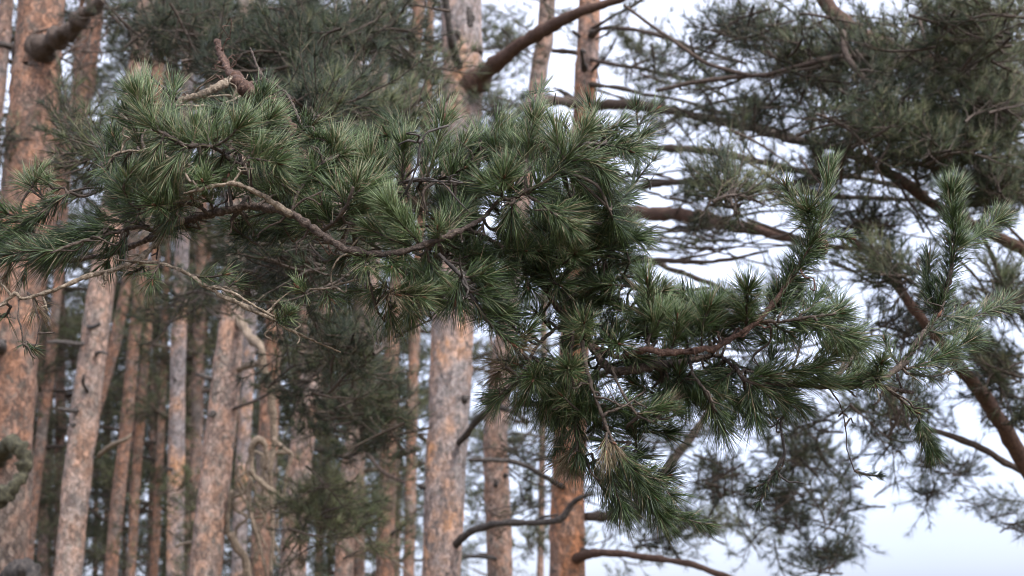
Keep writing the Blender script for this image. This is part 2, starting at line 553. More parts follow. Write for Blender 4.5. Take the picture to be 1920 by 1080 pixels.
class Tree:
    """a pine: Empty at its foot > trunk, branch, dead_branch, crown"""

    def __init__(self, label, Y, pix, mat, top=13.0, group=None, name='pine_tree', taper=0.55, sides=22):
        # pix: rows of (px, py, width in px) on the trunk's axis, from low to high
        self.Y = Y
        rows = []
        for px, py, wd in pix:
            p = PY(px, py, Y)
            dep = np.dot(p - CAM, FWD)
            rows.append((*p, wd / F * dep / 2))
        rows = np.array(rows)
        self.rad = rows[0, 3]
        sl = (rows[1] - rows[0]) / max(rows[1, 2] - rows[0, 2], 0.05)
        foot = rows[0] - sl * (rows[0, 2] + 0.15) * 0.5
        foot[0] = rows[0, 0] - sl[0] * (rows[0, 2]) * 0.4
        foot[2] = -0.15
        foot[3] = rows[0, 3] * 1.22
        knee = foot.copy()
        knee[2] = 0.35
        knee[0] = foot[0] + (rows[0, 0] - foot[0]) * 0.25
        knee[3] = rows[0, 3] * 1.07
        low = [foot, knee] if rows[0, 2] > 0.8 else [foot]
        sl = (rows[-1] - rows[-2]) / max(rows[-1, 2] - rows[-2, 2], 0.05)
        high = []
        if top > rows[-1, 2] + 0.5:
            for k in (0.4, 0.75, 1.0):
                e = rows[-1].copy()
                dz = (top - rows[-1, 2]) * k
                e[2] += dz
                e[0] += np.clip(sl[0], -0.12, 0.12) * dz * 0.5
                e[3] = rows[-1, 3] * (1 - k * (1 - 0.25))
                high.append(e)
        self.axis = np.vstack(low + list(rows) + high)
        self.base = np.array([foot[0], foot[1], 0.0])
        self.root = thing(name, label, 'pine tree', self.base, group)
        mb = MB()
        trunk_mesh(mb, self.axis, 0.09 if Y < 14 else 0.25, sides)
        self.trunk = mb.build('trunk', [mat], self.root, self.base)
        self.crown = MB()

    dm = 1.0

    def at(self, z):
        a = self.axis
        return np.array([np.interp(z, a[:, 2], a[:, k]) for k in range(3)])

    def limb(self, rows, mat, name='branch', sides=9, rough=0.14, step=0.05, wander=0.006, label=None):
        """rows of (px, py, width px, depth)"""
        px, py, wd, d = rows[0]
        rel = PY(px, py, self.Y)
        ax = self.at(rel[2])
        off = getattr(self, 'off', 0.0)
        if abs(ax[0] - rel[0]) < self.rad * 1.6:
            off = float(np.dot(rel - CAM, FWD)) - d
            self.off = off
        rows = [(a, b_, c, e + off) for a, b_, c, e in rows]
        pts = [(*P(px, py, d), wd / F * d / 2) for px, py, wd, d in rows]
        mb = MB()
        tube(mb, pts, step, sides, rough, wander)
        o = mb.build(name, [mat], self.root, self.base)
        if label:
            o['label'] = label
        return o

    def spray(self, cx, cy, rx, ry, d0, d1, n, ang=None, tint=None, L=0.058, nn=40, width=0.0020, per=10, tl=0.13):
        """n shoots on curved branchlets inside a pixel ellipse, d0..d1 metres away"""
        mb = self.crown
        n = n * 2.1 * self.dm
        done = 0
        while done < n:
            r, a = min(1.5, abs(rng.normal(0, 0.72))), rng.uniform(0, 2 * math.pi)
            d = rng.uniform(d0, d1)
            mg = 0.09 * F / d
            s = P(cx + max(rx - mg, rx * 0.3) * r * math.cos(a), cy + max(ry - mg * 0.8, ry * 0.3) * r * math.sin(a), d)
            if ang is None:
                dr = rng.normal(0, 1, 3) * np.array([1, 0.8, 0.5])
            else:
                aa = math.radians(ang + rng.normal(0, 28))
                dr = RIGHT * math.cos(aa) + UP * math.sin(aa) + FWD * rng.normal(0, 0.4)
            dr = unit(dr[None])[0]
            k = int(rng.integers(max(3, per - 7), per + 5))
            ln = min(k * 0.042 * rng.uniform(0.8, 1.3), 0.95 * max(rx, ry) / F * d)
            sag = rng.uniform(-0.12, 0.1)
            side = unit(np.cross(dr, rng.normal(0, 1, 3))[None])[0]
            tt = np.linspace(0, 1, 6)
            path = s + dr * ((tt - 0.5) * ln)[:, None] + np.outer(np.sin(tt * 3) * ln * 0.12, side) + np.outer(-tt * tt * sag * ln * 2, [0, 0, -1.0])
            rr = np.linspace(0.0065, 0.0025, 6)[:, None] * (0.7 + ln)
            tube(mb, np.hstack([path, rr]), 0.05, 5, 0.1, 0.004, 0, cap=False)
            t0 = rng.uniform(0.08, 0.5) if tint is None else tint + rng.normal(0, 0.17)
            for q in range(k):
                f = (q + 0.6) / k
                b = np.array([np.interp(f, tt, path[:, j]) for j in range(3)])
                ax = unit((path[min(5, int(f * 5) + 1)] - path[int(f * 5 * 0.999)])[None])[0]
                rad = unit(np.cross(ax, rng.normal(0, 1, 3))[None])[0]
                dd = ax * 0.75 + rad * rng.uniform(0.2, 0.95) + np.array([0, 0, 0.25])
                if q == k - 1:
                    dd = ax
                dd = unit(dd[None])[0]
                l1 = tl * rng.uniform(0.6, 1.25)
                m1 = b + dd * l1 * 0.5 + rng.normal(0, 0.008, 3)
                e = b + dd * l1 + np.array([0, 0, 0.02])
                shoot(mb, [b, m1, e], nn, L, width, fine=False, tint0=float(np.clip(t0 + rng.normal(0, 0.06), 0, 0.68)), start=0.25, twig_r=0.002, droop=0.0)
            done += k
        return self

    def finish(self):
        if self.crown.n:
            self.crown.build('crown', [M_TWIG, M_NEEDLE_FAR], self.root, self.base)


# crowns that stand above the frame (and over the far pines): four shared meshes, origin at the crown's foot
def crown_mesh(height, radius, nsh, L, width, nn, seed, low=0.35):
    global rng
    keep, rng = rng, np.random.default_rng(seed)
    mb = MB()
    nb = 22
    for b in range(nb):
        f = (b + rng.random()) / nb
        z = height * f * 0.93
        R = radius * (low + (1 - low) * math.sin(min(1.0, f * 1.5 + 0.15) * math.pi * 0.5)) * (1 - f ** 3 * 0.75) * rng.uniform(0.7, 1.2)
        a = b * 2.4 + rng.normal(0, 0.4)
        o = np.array([math.cos(a), math.sin(a), 0])
        tt = np.linspace(0, 1, 6)
        rise = rng.uniform(-0.1, 0.5)
        path = np.array([0, 0, z]) + np.outer(tt * R, o) + np.outer((tt ** 1.6) * R * rise, [0, 0, 1]) + rng.normal(0, 0.05, (6, 3)) * tt[:, None]
        rr = np.linspace(0.045, 0.008, 6)[:, None]
        tube(mb, np.hstack([path, rr]), 0.25, 6, 0.1, 0.02, 0, cap=False)
        pads = [(rng.uniform(0.35, 1.0), rng.normal(0, 0.2, 3) * radius * 0.5) for _ in range(5)]
        for q in range(nsh // nb):
            s, po = pads[q % 5]
            c = np.array([np.interp(s, tt, path[:, j]) for j in range(3)])
            off = po + rng.normal(0, 1, 3) * np.array([0.15, 0.15, 0.07])
            p = c + off
            if rng.random() < 0.2:
                tube(mb, [(*c, 0.008), (*(c + off * 0.5 + rng.normal(0, 0.04, 3)), 0.006), (*p, 0.003)], 0.3, 4, 0, 0, 0, cap=False)
            dd = unit((o + rng.normal(0, 0.7, 3) + np.array([0, 0, 0.5]))[None])[0]
            shoot(mb, [p, p + dd * L * 2.2], nn, L, width, fine=False, tint0=float(rng.uniform(0.15, 0.6)), start=0.1, twig_r=0.004)
    rng = keep
    return mb.mesh('crown', [M_TWIG, M_NEEDLE_FAR])


CROWNS = [crown_mesh(6.5, 2.1, 900, 0.11, 0.0042, 40, 100 + i) for i in range(3)]
LOWCROWNS = [crown_mesh(9.0, 2.0, 1300, 0.11, 0.0046, 40, 200 + i, 0.7) for i in range(3)]


def put_crown(tree, z, mesh, scale=1.0, rot=0.0):
    o = bpy.data.objects.new('crown', mesh)
    COL.objects.link(o)
    o.parent = tree.root
    p = tree.at(z)
    o.location = (p[0] - tree.base[0], p[1] - tree.base[1], z)
    o.rotation_euler = (0, 0, rot)
    o.scale = (scale, scale, scale)
    return o


def pine(label, Y, pix, mat, top=15.5, crown_z=8.0, group=None, crown=True, scale=1.0, sides=22):
    t = Tree(label, Y, pix, mat, top, group, sides=sides)
    if crown:
        put_crown(t, crown_z + 2.2, random.choice(CROWNS), scale * 0.72, random.uniform(0, 6.28))
    return t


G1 = 'pine trunks of the stand'
A = pine('stout flaky orange pine trunk at the left edge with a curled mossy branch stub', 7.6,
         [(5, 1060, 92), (26, 600, 92), (50, 350, 92), (68, 150, 90), (78, 0, 86)], M_BARK_C, group=G1)
B = pine('pale pink barked pine trunk leaning right, beside the stout left edge pine', 10.5,
         [(127, 1080, 52), (150, 850, 52), (182, 600, 50), (235, 250, 42), (268, 60, 36)], M_BARK_A, group=G1)
B2 = pine('leaning slim pine crossing behind the stout left edge trunk near the top', 14,
          [(60, 560, 44), (115, 300, 42), (150, 190, 40), (172, 50, 36)], M_BARK_C, group=G1)
T3 = pine('slender reddish pine trunk, thicker of two thin stems right of the pale leaning pine', 19,
          [(207, 1080, 26), (235, 810, 24), (252, 640, 22), (285, 300, 18)], M_BARK_C, group=G1)
T4 = pine('very thin reddish pine trunk, right one of two thin stems', 22,
          [(245, 1080, 18), (262, 800, 17), (276, 640, 16), (300, 350, 13)], M_BARK_C, group=G1)
T5 = pine('straight upright medium pine trunk with scaly grey pink bark', 15,
          [(328, 1080, 33), (333, 700, 29), (338, 560, 27), (350, 200, 22)], M_BARK_B, group=G1)
C = pine('broad pale pine trunk with a stripped dead limb hanging on its right', 9.4,
         [(385, 1080, 60), (420, 750, 54), (438, 560, 46), (450, 300, 40), (460, 0, 32)], M_BARK_A, group=G1)
T7 = pine('reddish pine trunk standing behind the tangle of dead twigs', 12,
          [(488, 1080, 40), (500, 860, 38), (515, 600, 34), (540, 300, 30), (562, 0, 27)], M_BARK_C, group=G1)
T7b = pine('narrow greyish pine trunk right beside the broad pale trunk', 14.5,
           [(447, 1080, 28), (455, 880, 26), (470, 600, 22), (480, 300, 20)], M_BARK_B, group=G1)
T8 = pine('leaning pine trunk disappearing up behind the left part of the sharp bough', 10.5,
          [(548, 1080, 50), (566, 830, 46), (603, 600, 40), (640, 350, 34), (672, 0, 28)], M_BARK_A, group=G1)
T9 = pine('flaky pine trunk half hidden by dark sprays left of the thick centre trunk', 12,
          [(645, 1080, 36), (655, 900, 36), (690, 620, 32), (712, 150, 29), (722, 0, 27)], M_BARK_A, group=G1)
T10 = pine('thin pine trunk immediately left of the thick centre trunk', 15,
           [(722, 1080, 34), (727, 900, 32), (737, 620, 26), (775, 120, 24), (785, 0, 22)], M_BARK_C, group=G1)
T11 = pine('thinnest pine stem in the gap left of the thick centre trunk', 20,
           [(768, 1000, 22), (777, 640, 20), (800, 200, 17)], M_BARK_C, group=G1)
D = pine('thick pink and orange pine trunk in the centre with a knot hole near the top', 8.6,
         [(828, 1080, 76), (838, 850, 78), (850, 600, 78), (868, 150, 74), (864, 0, 74)], M_BARK_B, group=G1)
E = pine('pine trunk grey on the left and orange on the right, behind the thick centre trunk', 11.5,
         [(937, 1080, 48), (930, 800, 44), (953, 580, 36), (1008, 150, 32), (1027, 0, 30)], M_BARK_A, group=G1)
G = pine('orange pine trunk right of centre whose long limbs reach to the right', 9.6,
         [(1064, 1080, 68), (1066, 900, 62), (1080, 600, 54), (1092, 350, 46), (1097, 150, 42), (1106, 0, 40)], M_BARK_ORANGE, group=G1)
S1 = pine('thin bent pine stem in the sky gap just right of the stout left edge trunk', 20,
          [(50, 1080, 20), (62, 950, 20), (80, 800, 19), (97, 660, 18), (120, 400, 15)], M_BARK_C, group=G1)
S2 = pine('slim leaning pine stem emerging behind the right side of the pale leaning trunk', 18,
          [(150, 900, 24), (200, 700, 22), (218, 630, 21), (250, 450, 18)], M_BARK_C, group=G1)
S3 = pine('slim pine far behind, right of the straight upright medium trunk', 26,
          [(366, 1080, 14), (372, 800, 13), (384, 600, 12), (395, 400, 10)], M_BARK_C, group=G1)
S4 = pine('thin distant pine left of the straight upright medium trunk', 24,
          [(288, 1080, 16), (298, 900, 15), (308, 650, 13), (316, 400, 12)], M_BARK_C, group=G1)
S5 = pine('pine trunk cut by the upper left corner of the view', 13,
          [(-30, 500, 30), (-12, 250, 28), (6, 80, 26), (12, 0, 25)], M_BARK_A, group=G1)

for t in (A, B, T3, T5, C, T7, T8, T9, T10, D, E, G):
    for k in range(7 if t in (A, B, C, D, E, G) else 4):
        z = random.uniform(t.axis[2][2] if len(t.axis) > 6 else 1.8, t.axis[-4][2])
        c = t.at(z)
        a = random.uniform(math.pi, 2 * math.pi)
        dr = np.array([math.cos(a), math.sin(a), random.uniform(-0.2, 0.4)])
        l = t.rad + random.choice((0.03, 0.05, 0.12, 0.3))
        mbs = MB()
        r0 = random.uniform(0.012, 0.022)
        q_ = [c, c + dr * (t.rad + 0.01), c + dr * (t.rad + (l - t.rad) * 0.6) + rng.normal(0, 0.012, 3), c + dr * l + rng.normal(0, 0.02, 3)]
        tube(mbs, [(*p_, r_) for p_, r_ in zip(q_, (r0 * 1.3, r0, r0 * 0.75, r0 * 0.45))], 0.02, 7, 0.22)
        mbs.build('branch_stub', [M_DEAD], t.root, t.base)

# knot hole and dead limbs of the centre trunk
D.limb([(864, 128, 17, 8.6), (856, 112, 18, 8.35), (846, 70, 16, 8.2), (838, 20, 14, 8.15), (829, -40, 12, 8.1)], M_DEAD, 'dead_branch')
D.limb([(866, 176, 60, 8.66), (892, 154, 48, 8.56), (918, 130, 34, 8.42), (950, 104, 27, 8.2), (990, 74, 25, 8.0), (1040, 46, 23, 7.8), (1085, 24, 20, 7.6), (1130, 10, 18, 7.5), (1175, -6, 13, 7.4), (1250, -40, 10, 7.2)], M_LIMB_RED)
D.limb([(852, 842, 9, 8.4), (862, 830, 12, 8.3), (888, 797, 13, 8.1), (912, 772, 13, 8.0), (940, 750, 12, 7.9), (965, 720, 8, 7.8), (990, 690, 5, 7.8)], M_DEAD, 'dead_branch')
D.limb([(838, 1036, 12, 8.4), (850, 1026, 14, 8.35), (885, 994, 14, 8.2), (940, 981, 13, 8.0), (1000, 982, 13, 7.9), (1048, 975, 13, 7.8), (1070, 948, 11, 7.8), (1090, 933, 8, 7.75), (1112, 927, 5, 7.7)], M_DEAD, 'dead_branch')
D.limb([(998, 982, 8, 7.9), (1020, 968, 6, 7.9), (1046, 965, 4, 7.9)], M_DEAD, 'dead_branch')
kn = MB()
p = PY(881, 48, 8.6)
pf = PY(868, 48, 8.6)
rad = 0.136
cdir = unit((p - pf + np.array([0, -0.12, 0]))[None])[0]
for q, (dx, dz, rr) in enumerate([(0.0, 0.032, 0.022), (0.004, -0.005, 0.028), (0.0, -0.045, 0.023), (-0.004, 0.058, 0.015), (-0.065, 0.05, 0.012), (-0.06, 0.03, 0.012)]):
    cpt = np.array([p[0] + dx, p[1] - math.sqrt(max(rad ** 2 - (p[0] - pf[0]) ** 2, 1e-4)) - 0.004, p[2] + dz])
    tube(kn, [(*(cpt + np.array([0, 0.05, 0])), rr), (*cpt, rr), (*(cpt + np.array([0, -0.004, 0])), rr * 0.55)], 0.01, 9, 0.2)
kn.build('knot_hole', [M_DEAD], D.root, D.base)
D.finish()

# stout left tree: dark limb at the top and the curled mossy stub
A.limb([(56, 98, 60, 7.4), (80, 88, 44, 7.27), (94, 79, 33, 7.2), (112, 66, 29, 7.1), (140, 52, 29, 7.0), (162, 30, 27, 6.95), (186, 12, 25, 6.9), (205, -40, 22, 6.8), (230, -120, 18, 6.7)], M_LIMB, 'branch', 11, 0.34, 0.025, 0.014)
A.limb([(-14, 872, 28, 7.35), (4, 845, 30, 7.1), (24, 833, 27, 7.0), (42, 850, 25, 6.95), (45, 882, 27, 6.95), (28, 910, 31, 6.9), (0, 936, 38, 6.9), (-40, 970, 40, 6.9)], M_MOSSY, 'branch_stub', 12, 0.3, 0.018, 0.006)
A.limb([(5, 660, 22, 7.4), (0, 650, 26, 7.2), (-8, 648, 22, 7.1)], M_DEAD, 'branch_stub')
A.limb([(20, 1090, 44, 7.5), (40, 1072, 40, 7.3), (56, 1070, 34, 7.2), (66, 1084, 26, 7.1), (68, 1110, 18, 7.1)], M_DEAD, 'branch_stub', 12, 0.34, 0.02, 0.006)
A.limb([(40, 138, 8, 7.3), (48, 160, 10, 7.2), (58, 182, 9, 7.3)], M_DEAD, 'dead_branch')
A.limb([(26, 88, 12, 7.4), (8, 84, 12, 7.3), (-20, 78, 12, 7.2)], M_DEAD, 'dead_branch')
for k in range(20):
    x0, y0 = random.uniform(80, 190), random.uniform(20, 110)
    A.limb([(x0, y0, 4, 7.0), (x0 + random.uniform(-40, 30), y0 + random.uniform(10, 40), 4, 6.9), (x0 + random.uniform(-70, 60), y0 + random.uniform(20, 90), 2.5, 6.8)], M_LIMB, 'dead_branch', 5)
A.spray(140, 250, 90, 60, 4.2, 5.2, 26, tint=0.3)
A.spray(200, 290, 60, 40, 3.4, 4.2, 18, tint=0.3)
A.spray(20, 260, 60, 60, 6.5, 8, 20)

# stripped limb and the tangle of dead twigs on the broad pale trunk
C.limb([(440, 590, 15, 9.1), (458, 618, 16, 8.9), (480, 642, 16, 8.7), (490, 655, 16, 8.6), (495, 690, 16, 8.6), (508, 730, 16, 8.6), (512, 770, 16, 8.6), (513, 800, 14, 8.6), (514, 826, 12, 8.6)], M_DRY, 'dead_branch', 10, 0.2, 0.04, 0.01)
C.limb([(440, 700, 10, 9.1), (462, 688, 12, 9.0), (485, 680, 12, 8.8)], M_DRY, 'dead_branch', 10, 0.2, 0.04, 0.01)
TANG = [
    [(514, 820, 9), (512, 850, 9), (505, 880, 9), (508, 920, 8), (512, 980, 8), (508, 1080, 7)],
    [(514, 826, 10), (535, 843, 8), (548, 856, 8), (540, 880, 7), (532, 920, 6), (520, 990, 6)],
    [(505, 870, 8), (520, 852, 8), (545, 850, 8)],
    [(470, 890, 9), (472, 840, 11), (482, 822, 12), (494, 828, 11), (500, 850, 9), (498, 880, 8)],
    [(470, 880, 9), (478, 895, 9), (510, 918, 9), (545, 938, 8), (575, 948, 7), (600, 956, 5)],
    [(470, 895, 8), (468, 940, 8), (480, 990, 8), (495, 1050, 7), (500, 1100, 6)],
    [(500, 930, 7), (530, 958, 7), (560, 980, 7), (580, 965, 5)],
    [(430, 935, 7), (452, 925, 8), (470, 905, 8)],
    [(425, 1000, 10), (428, 950, 9), (435, 920, 8)],
    [(432, 1000, 16), (445, 1030, 16), (460, 1060, 16), (470, 1100, 16)],
    [(330, 1025, 6), (370, 1012, 6), (400, 1003, 6), (430, 998, 7)],
    [(515, 930, 6), (512, 990, 5), (516, 1060, 5)],
]
for q in range(16):
    x0, y0 = random.uniform(425, 560), random.uniform(830, 1040)
    row = [(x0, y0, random.uniform(4, 7))]
    for _ in range(4):
        x0, y0 = x0 + random.uniform(-24, 24), y0 + random.uniform(8, 48)
        row.append((x0, y0, row[-1][2] * 0.88))
    TANG.append(row)
for q, rows in enumerate(TANG):
    d = 8.5 + 0.05 * (q % 4)
    C.limb([(x, y, wd, d) for x, y, wd in rows], M_DRY if q in (0, 1, 3, 5, 9) else M_LIMB_PALE, 'dead_branch', 7, 0.24, 0.03, 0.011)
C.limb([(430, 770, 6, 9.1), (480, 750, 6, 8.8), (540, 720, 5, 8.5), (575, 712, 4, 8.4)], M_LIMB, 'dead_branch', 5)
B.limb([(185, 855, 9, 10.2), (205, 838, 9, 10.1), (235, 825, 8, 10), (245, 815, 6, 10)], M_LIMB_PALE, 'dead_branch', 6)
B.limb([(160, 610, 9, 10.2), (176, 612, 9, 10.0), (186, 608, 7, 9.9)], M_DEAD, 'dead_branch', 6)
T9.limb([(645, 790, 6, 11.7), (680, 840, 6, 11.5), (720, 885, 6, 11.3), (760, 905, 5, 11.2)], M_LIMB, 'dead_branch', 5)
T9.limb([(640, 985, 5, 11.7), (690, 1030, 6, 11.5), (740, 1052, 5, 11.3), (770, 1080, 4, 11.2)], M_LIMB_PALE, 'dead_branch', 5)
T10.limb([(730, 860, 12, 14.8), (760, 850, 12, 14.6), (785, 840, 9, 14.4)], M_LIMB, 'dead_branch', 6)

# dark, soft sprays between the trunks on the left
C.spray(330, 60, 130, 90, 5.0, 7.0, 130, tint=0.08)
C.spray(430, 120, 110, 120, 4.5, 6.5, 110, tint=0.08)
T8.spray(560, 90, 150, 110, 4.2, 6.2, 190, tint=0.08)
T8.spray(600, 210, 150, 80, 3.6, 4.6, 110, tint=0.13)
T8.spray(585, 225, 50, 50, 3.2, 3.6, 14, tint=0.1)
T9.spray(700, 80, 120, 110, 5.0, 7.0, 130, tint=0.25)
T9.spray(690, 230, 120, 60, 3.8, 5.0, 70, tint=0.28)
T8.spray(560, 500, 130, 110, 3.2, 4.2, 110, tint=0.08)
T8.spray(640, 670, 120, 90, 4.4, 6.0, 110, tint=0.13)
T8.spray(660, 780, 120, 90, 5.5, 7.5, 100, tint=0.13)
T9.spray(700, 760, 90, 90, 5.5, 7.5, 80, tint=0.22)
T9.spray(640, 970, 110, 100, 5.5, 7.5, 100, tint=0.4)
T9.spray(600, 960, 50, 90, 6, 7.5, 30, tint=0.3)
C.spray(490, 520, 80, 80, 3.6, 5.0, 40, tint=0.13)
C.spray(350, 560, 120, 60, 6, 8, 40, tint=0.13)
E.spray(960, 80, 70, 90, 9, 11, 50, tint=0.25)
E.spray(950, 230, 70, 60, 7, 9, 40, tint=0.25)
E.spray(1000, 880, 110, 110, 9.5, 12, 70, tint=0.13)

# long limbs of the pine right of centre
G.limb([(1090, 196, 24, 9.5), (1060, 190, 20, 9.2), (1020, 190, 18, 8.9), (985, 200, 14, 8.6), (960, 225, 10, 8.4)], M_LIMB)
G.limb([(1090, 200, 24, 9.5), (1180, 196, 20, 9.2), (1280, 213, 18, 8.8), (1380, 232, 18, 8.4), (1470, 258, 17, 8.0), (1540, 270, 14, 7.8), (1640, 310, 13, 7.6), (1740, 372, 10, 7.4)], M_LIMB)
G.limb([(1090, 330, 22, 9.5), (1140, 292, 18, 9.2), (1220, 277, 15, 8.8), (1330, 284, 14, 8.4), (1420, 302, 13, 8.1), (1500, 320, 13, 7.8), (1600, 332, 11, 7.5), (1740, 362, 9, 7.2)], M_LIMB)
G.limb([(1080, 420, 28, 9.5), (1150, 402, 28, 9.0), (1230, 401, 27, 8.5), (1300, 404, 26, 8.1), (1350, 418, 25, 7.8), (1420, 432, 22, 7.5), (1500, 450, 16, 7.2)], M_LIMB_RED)
G.limb([(1090, 380, 14, 9.5), (1200, 350, 14, 9.2), (1300, 342, 13, 8.8), (1450, 352, 12, 8.4), (1600, 370, 10, 8), (1750, 376, 8, 7.6)], M_LIMB)
G.limb([(1105, 80, 10, 9.4), (1125, 55, 9, 9.2), (1180, 56, 8, 8.9), (1240, 68, 8, 8.6), (1300, 90, 7, 8.3), (1400, 120, 6, 8.0)], M_LIMB)
G.limb([(1035, 95, 9, 9.6), (1075, 98, 9, 9.6), (1120, 115, 8, 9.2), (1200, 128, 7, 8.8), (1290, 150, 7, 8.4), (1360, 180, 5, 8.1)], M_LIMB)
G.limb([(1100, 60, 7, 9.4), (1150, 30, 6, 9.0), (1185, 12, 6, 8.8), (1230, -20, 6, 8.6)], M_LIMB)
G.limb([(1070, 1052, 22, 9.4), (1110, 1038, 16, 9.1), (1180, 1040, 14, 8.8), (1250, 1050, 13, 8.5), (1310, 1062, 12, 8.2), (1380, 1088, 13, 8.0), (1480, 1130, 10, 7.7)], M_LIMB_RED)
G.limb([(1070, 920, 12, 9.4), (1040, 905, 10, 9.2), (985, 872, 9, 9.0), (930, 862, 8, 8.9), (880, 862, 6, 8.8)], M_DEAD, 'dead_branch')
G.limb([(1075, 500, 12, 9.3), (1180, 492, 10, 8.8), (1240, 488, 10, 8.4), (1300, 492, 9, 8.1), (1360, 488, 7, 7.9), (1440, 470, 5, 7.7)], M_LIMB)
G.limb([(1080, 480, 14, 9.3), (1200, 484, 12, 8.8), (1250, 502, 11, 8.5), (1310, 522, 10, 8.2), (1360, 545, 8, 8.0), (1450, 600, 6, 7.8)], M_LIMB)
E.limb([(930, 740, 14, 11.2), (905, 750, 12, 11.0), (950, 768, 11, 10.8), (990, 790, 9, 10.6)], M_DEAD, 'dead_branch', 6)
G.limb([(1100, 970, 20, 9.3), (1170, 960, 18, 9.5), (1230, 900, 18, 9.8), (1280, 840, 16, 10), (1330, 770, 14, 10.2), (1360, 720, 12, 10.4)], M_LIMB)
E.limb([(960, 690, 8, 11.2), (1010, 600, 6, 10.8), (1040, 560, 5, 10.5)], M_DEAD, 'dead_branch', 6)
E.limb([(950, 1050, 9, 11.2), (900, 1042, 8, 11.0), (870, 1046, 6, 10.9)], M_DEAD, 'dead_branch', 6)
for k in range(14):
    x0, y0 = random.uniform(900, 1060), random.uniform(700, 1000)
    E.limb([(x0, y0, 4, 11), (x0 + random.uniform(20, 60), y0 + random.uniform(-30, 40), 3.5, 10.8), (x0 + random.uniform(70, 150), y0 + random.uniform(-30, 90), 2.2, 10.5)], M_LIMB, 'dead_branch', 5)
for k in range(24):
    y0 = random.uniform(150, 900)
    x1 = random.uniform(1280, 1760)
    dy = random.uniform(-150, 130)
    arch = random.uniform(-60, 50)
    w0 = random.uniform(4, 8)
    d1 = random.uniform(7.4, 9.0)
    rows = [(1085, y0, w0 * 1.4, 9.5)]
    for f in (0.25, 0.5, 0.75, 1.0):
        rows.append((1085 + (x1 - 1085) * f, y0 + dy * f + arch * math.sin(f * math.pi) + random.uniform(-16, 16), w0 * (1.15 - 0.8 * f), 9.5 + (d1 - 9.5) * f))
    G.limb(rows, M_TWIG if k % 3 else M_LIMB, 'branch', 5, 0.2, 0.06, 0.022)
    for q in range(1 if k % 5 < 2 else 0):
        f = random.uniform(0.4, 0.95)
        j = int(f * 4)
        bx, by, _, bd = rows[j]
        G.spray(bx + 25, by - 8, 60, 30, bd - 0.15, bd + 0.15, 7, tint=0.22)
G.spray(1230, 110, 110, 90, 8.0, 9.5, 26, tint=0.2)
G.spray(1270, 250, 120, 60, 7.5, 9, 12, tint=0.25)
G.spray(1360, 365, 90, 40, 4.0, 4.8, 40, tint=0.35)
G.spray(1330, 430, 120, 50, 7.0, 8.0, 14, tint=0.22)
G.spray(1530, 330, 110, 60, 5.6, 7.0, 50, tint=0.25)
G.spray(1480, 560, 120, 90, 7.0, 8.5, 30, tint=0.25)
G.spray(1300, 470, 120, 50, 8.0, 9.0, 10, tint=0.25)
G.spray(1340, 900, 130, 90, 8.0, 10.0, 100, tint=0.2)
G.spray(1480, 950, 110, 110, 8.0, 10.0, 150, tint=0.2)
G.spray(1250, 1010, 110, 60, 9.0, 10.5, 60, tint=0.22)
G.spray(1200, 880, 110, 70, 9.0, 10.5, 50, tint=0.25)

# the tree beyond the right edge whose canopy fills the upper right
R1 = Tree('large spreading pine beyond the right edge, its dark canopy filling the upper right', 6.6,
          [(2420, 1080, 190), (2400, 540, 175), (2380, 0, 150)], M_BARK_C, 13.5, G1)
R1.dm = 0.74
put_crown(R1, 8.0, CROWNS[1], 1.0, 1.0)
R1.limb([(2390, 1180, 60, 6.5), (2150, 1060, 44, 6.3), (1990, 960, 36, 6.1), (1920, 868, 32, 6.0), (1880, 800, 30, 5.9), (1840, 735, 28, 5.8), (1800, 690, 24, 5.7), (1760, 640, 18, 5.7), (1700, 560, 18, 5.7), (1640, 480, 18, 5.8), (1580, 440, 12, 5.9)], M_LIMB_RED)
R1.limb([(2390, 700, 60, 6.5), (2100, 560, 40, 6.2), (1900, 460, 26, 6.0), (1760, 390, 22, 6.0), (1700, 345, 22, 6.0), (1640, 310, 18, 6.1), (1560, 270, 12, 6.2)], M_LIMB_RED)
R1.limb([(2380, 400, 60, 6.5), (2050, 230, 44, 6.2), (1830, 140, 34, 6.0), (1700, 100, 32, 5.9), (1620, 70, 32, 5.8), (1570, 30, 28, 5.8), (1530, -20, 24, 5.8), (1480, -90, 20, 5.8)], M_LIMB_RED)
R1.limb([(2390, 1000, 40, 6.5), (2100, 930, 24, 6.3), (1920, 885, 15, 6.1), (1850, 845, 13, 6.0), (1790, 820, 11, 5.9), (1720, 800, 8, 5.9)], M_LIMB)
R1.limb([(1580, 60, 14, 5.8), (1590, 110, 12, 5.7), (1640, 170, 11, 5.6), (1700, 240, 9, 5.6), (1760, 330, 7, 5.6)], M_LIMB)
R1.limb([(1700, 105, 12, 5.8), (1560, 110, 10, 5.8), (1430, 140, 10, 5.9), (1330, 120, 8, 6.0), (1240, 60, 7, 6.1), (1170, 10, 6, 6.2)], M_LIMB)
R1.limb([(1430, 140, 9, 5.9), (1330, 150, 8, 6.0), (1230, 170, 6, 6.1)], M_LIMB)
R1.limb([(1980, 330, 14, 6), (1880, 270, 10, 5.8), (1800, 220, 8, 5.7), (1740, 190, 6, 5.6)], M_LIMB)
R1.limb([(1960, 660, 16, 6), (1900, 560, 10, 5.8), (1860, 480, 8, 5.7), (1830, 420, 6, 5.6)], M_LIMB)
R1.limb([(1960, 520, 8, 5.8), (1900, 330, 7, 5.6), (1830, 250, 6, 5.5), (1760, 170, 4, 5.4)], M_LIMB_PALE)
R1.limb([(1640, 470, 12, 5.8), (1560, 462, 9, 5.9), (1480, 440, 7, 6.0), (1400, 410, 5, 6.1)], M_LIMB)
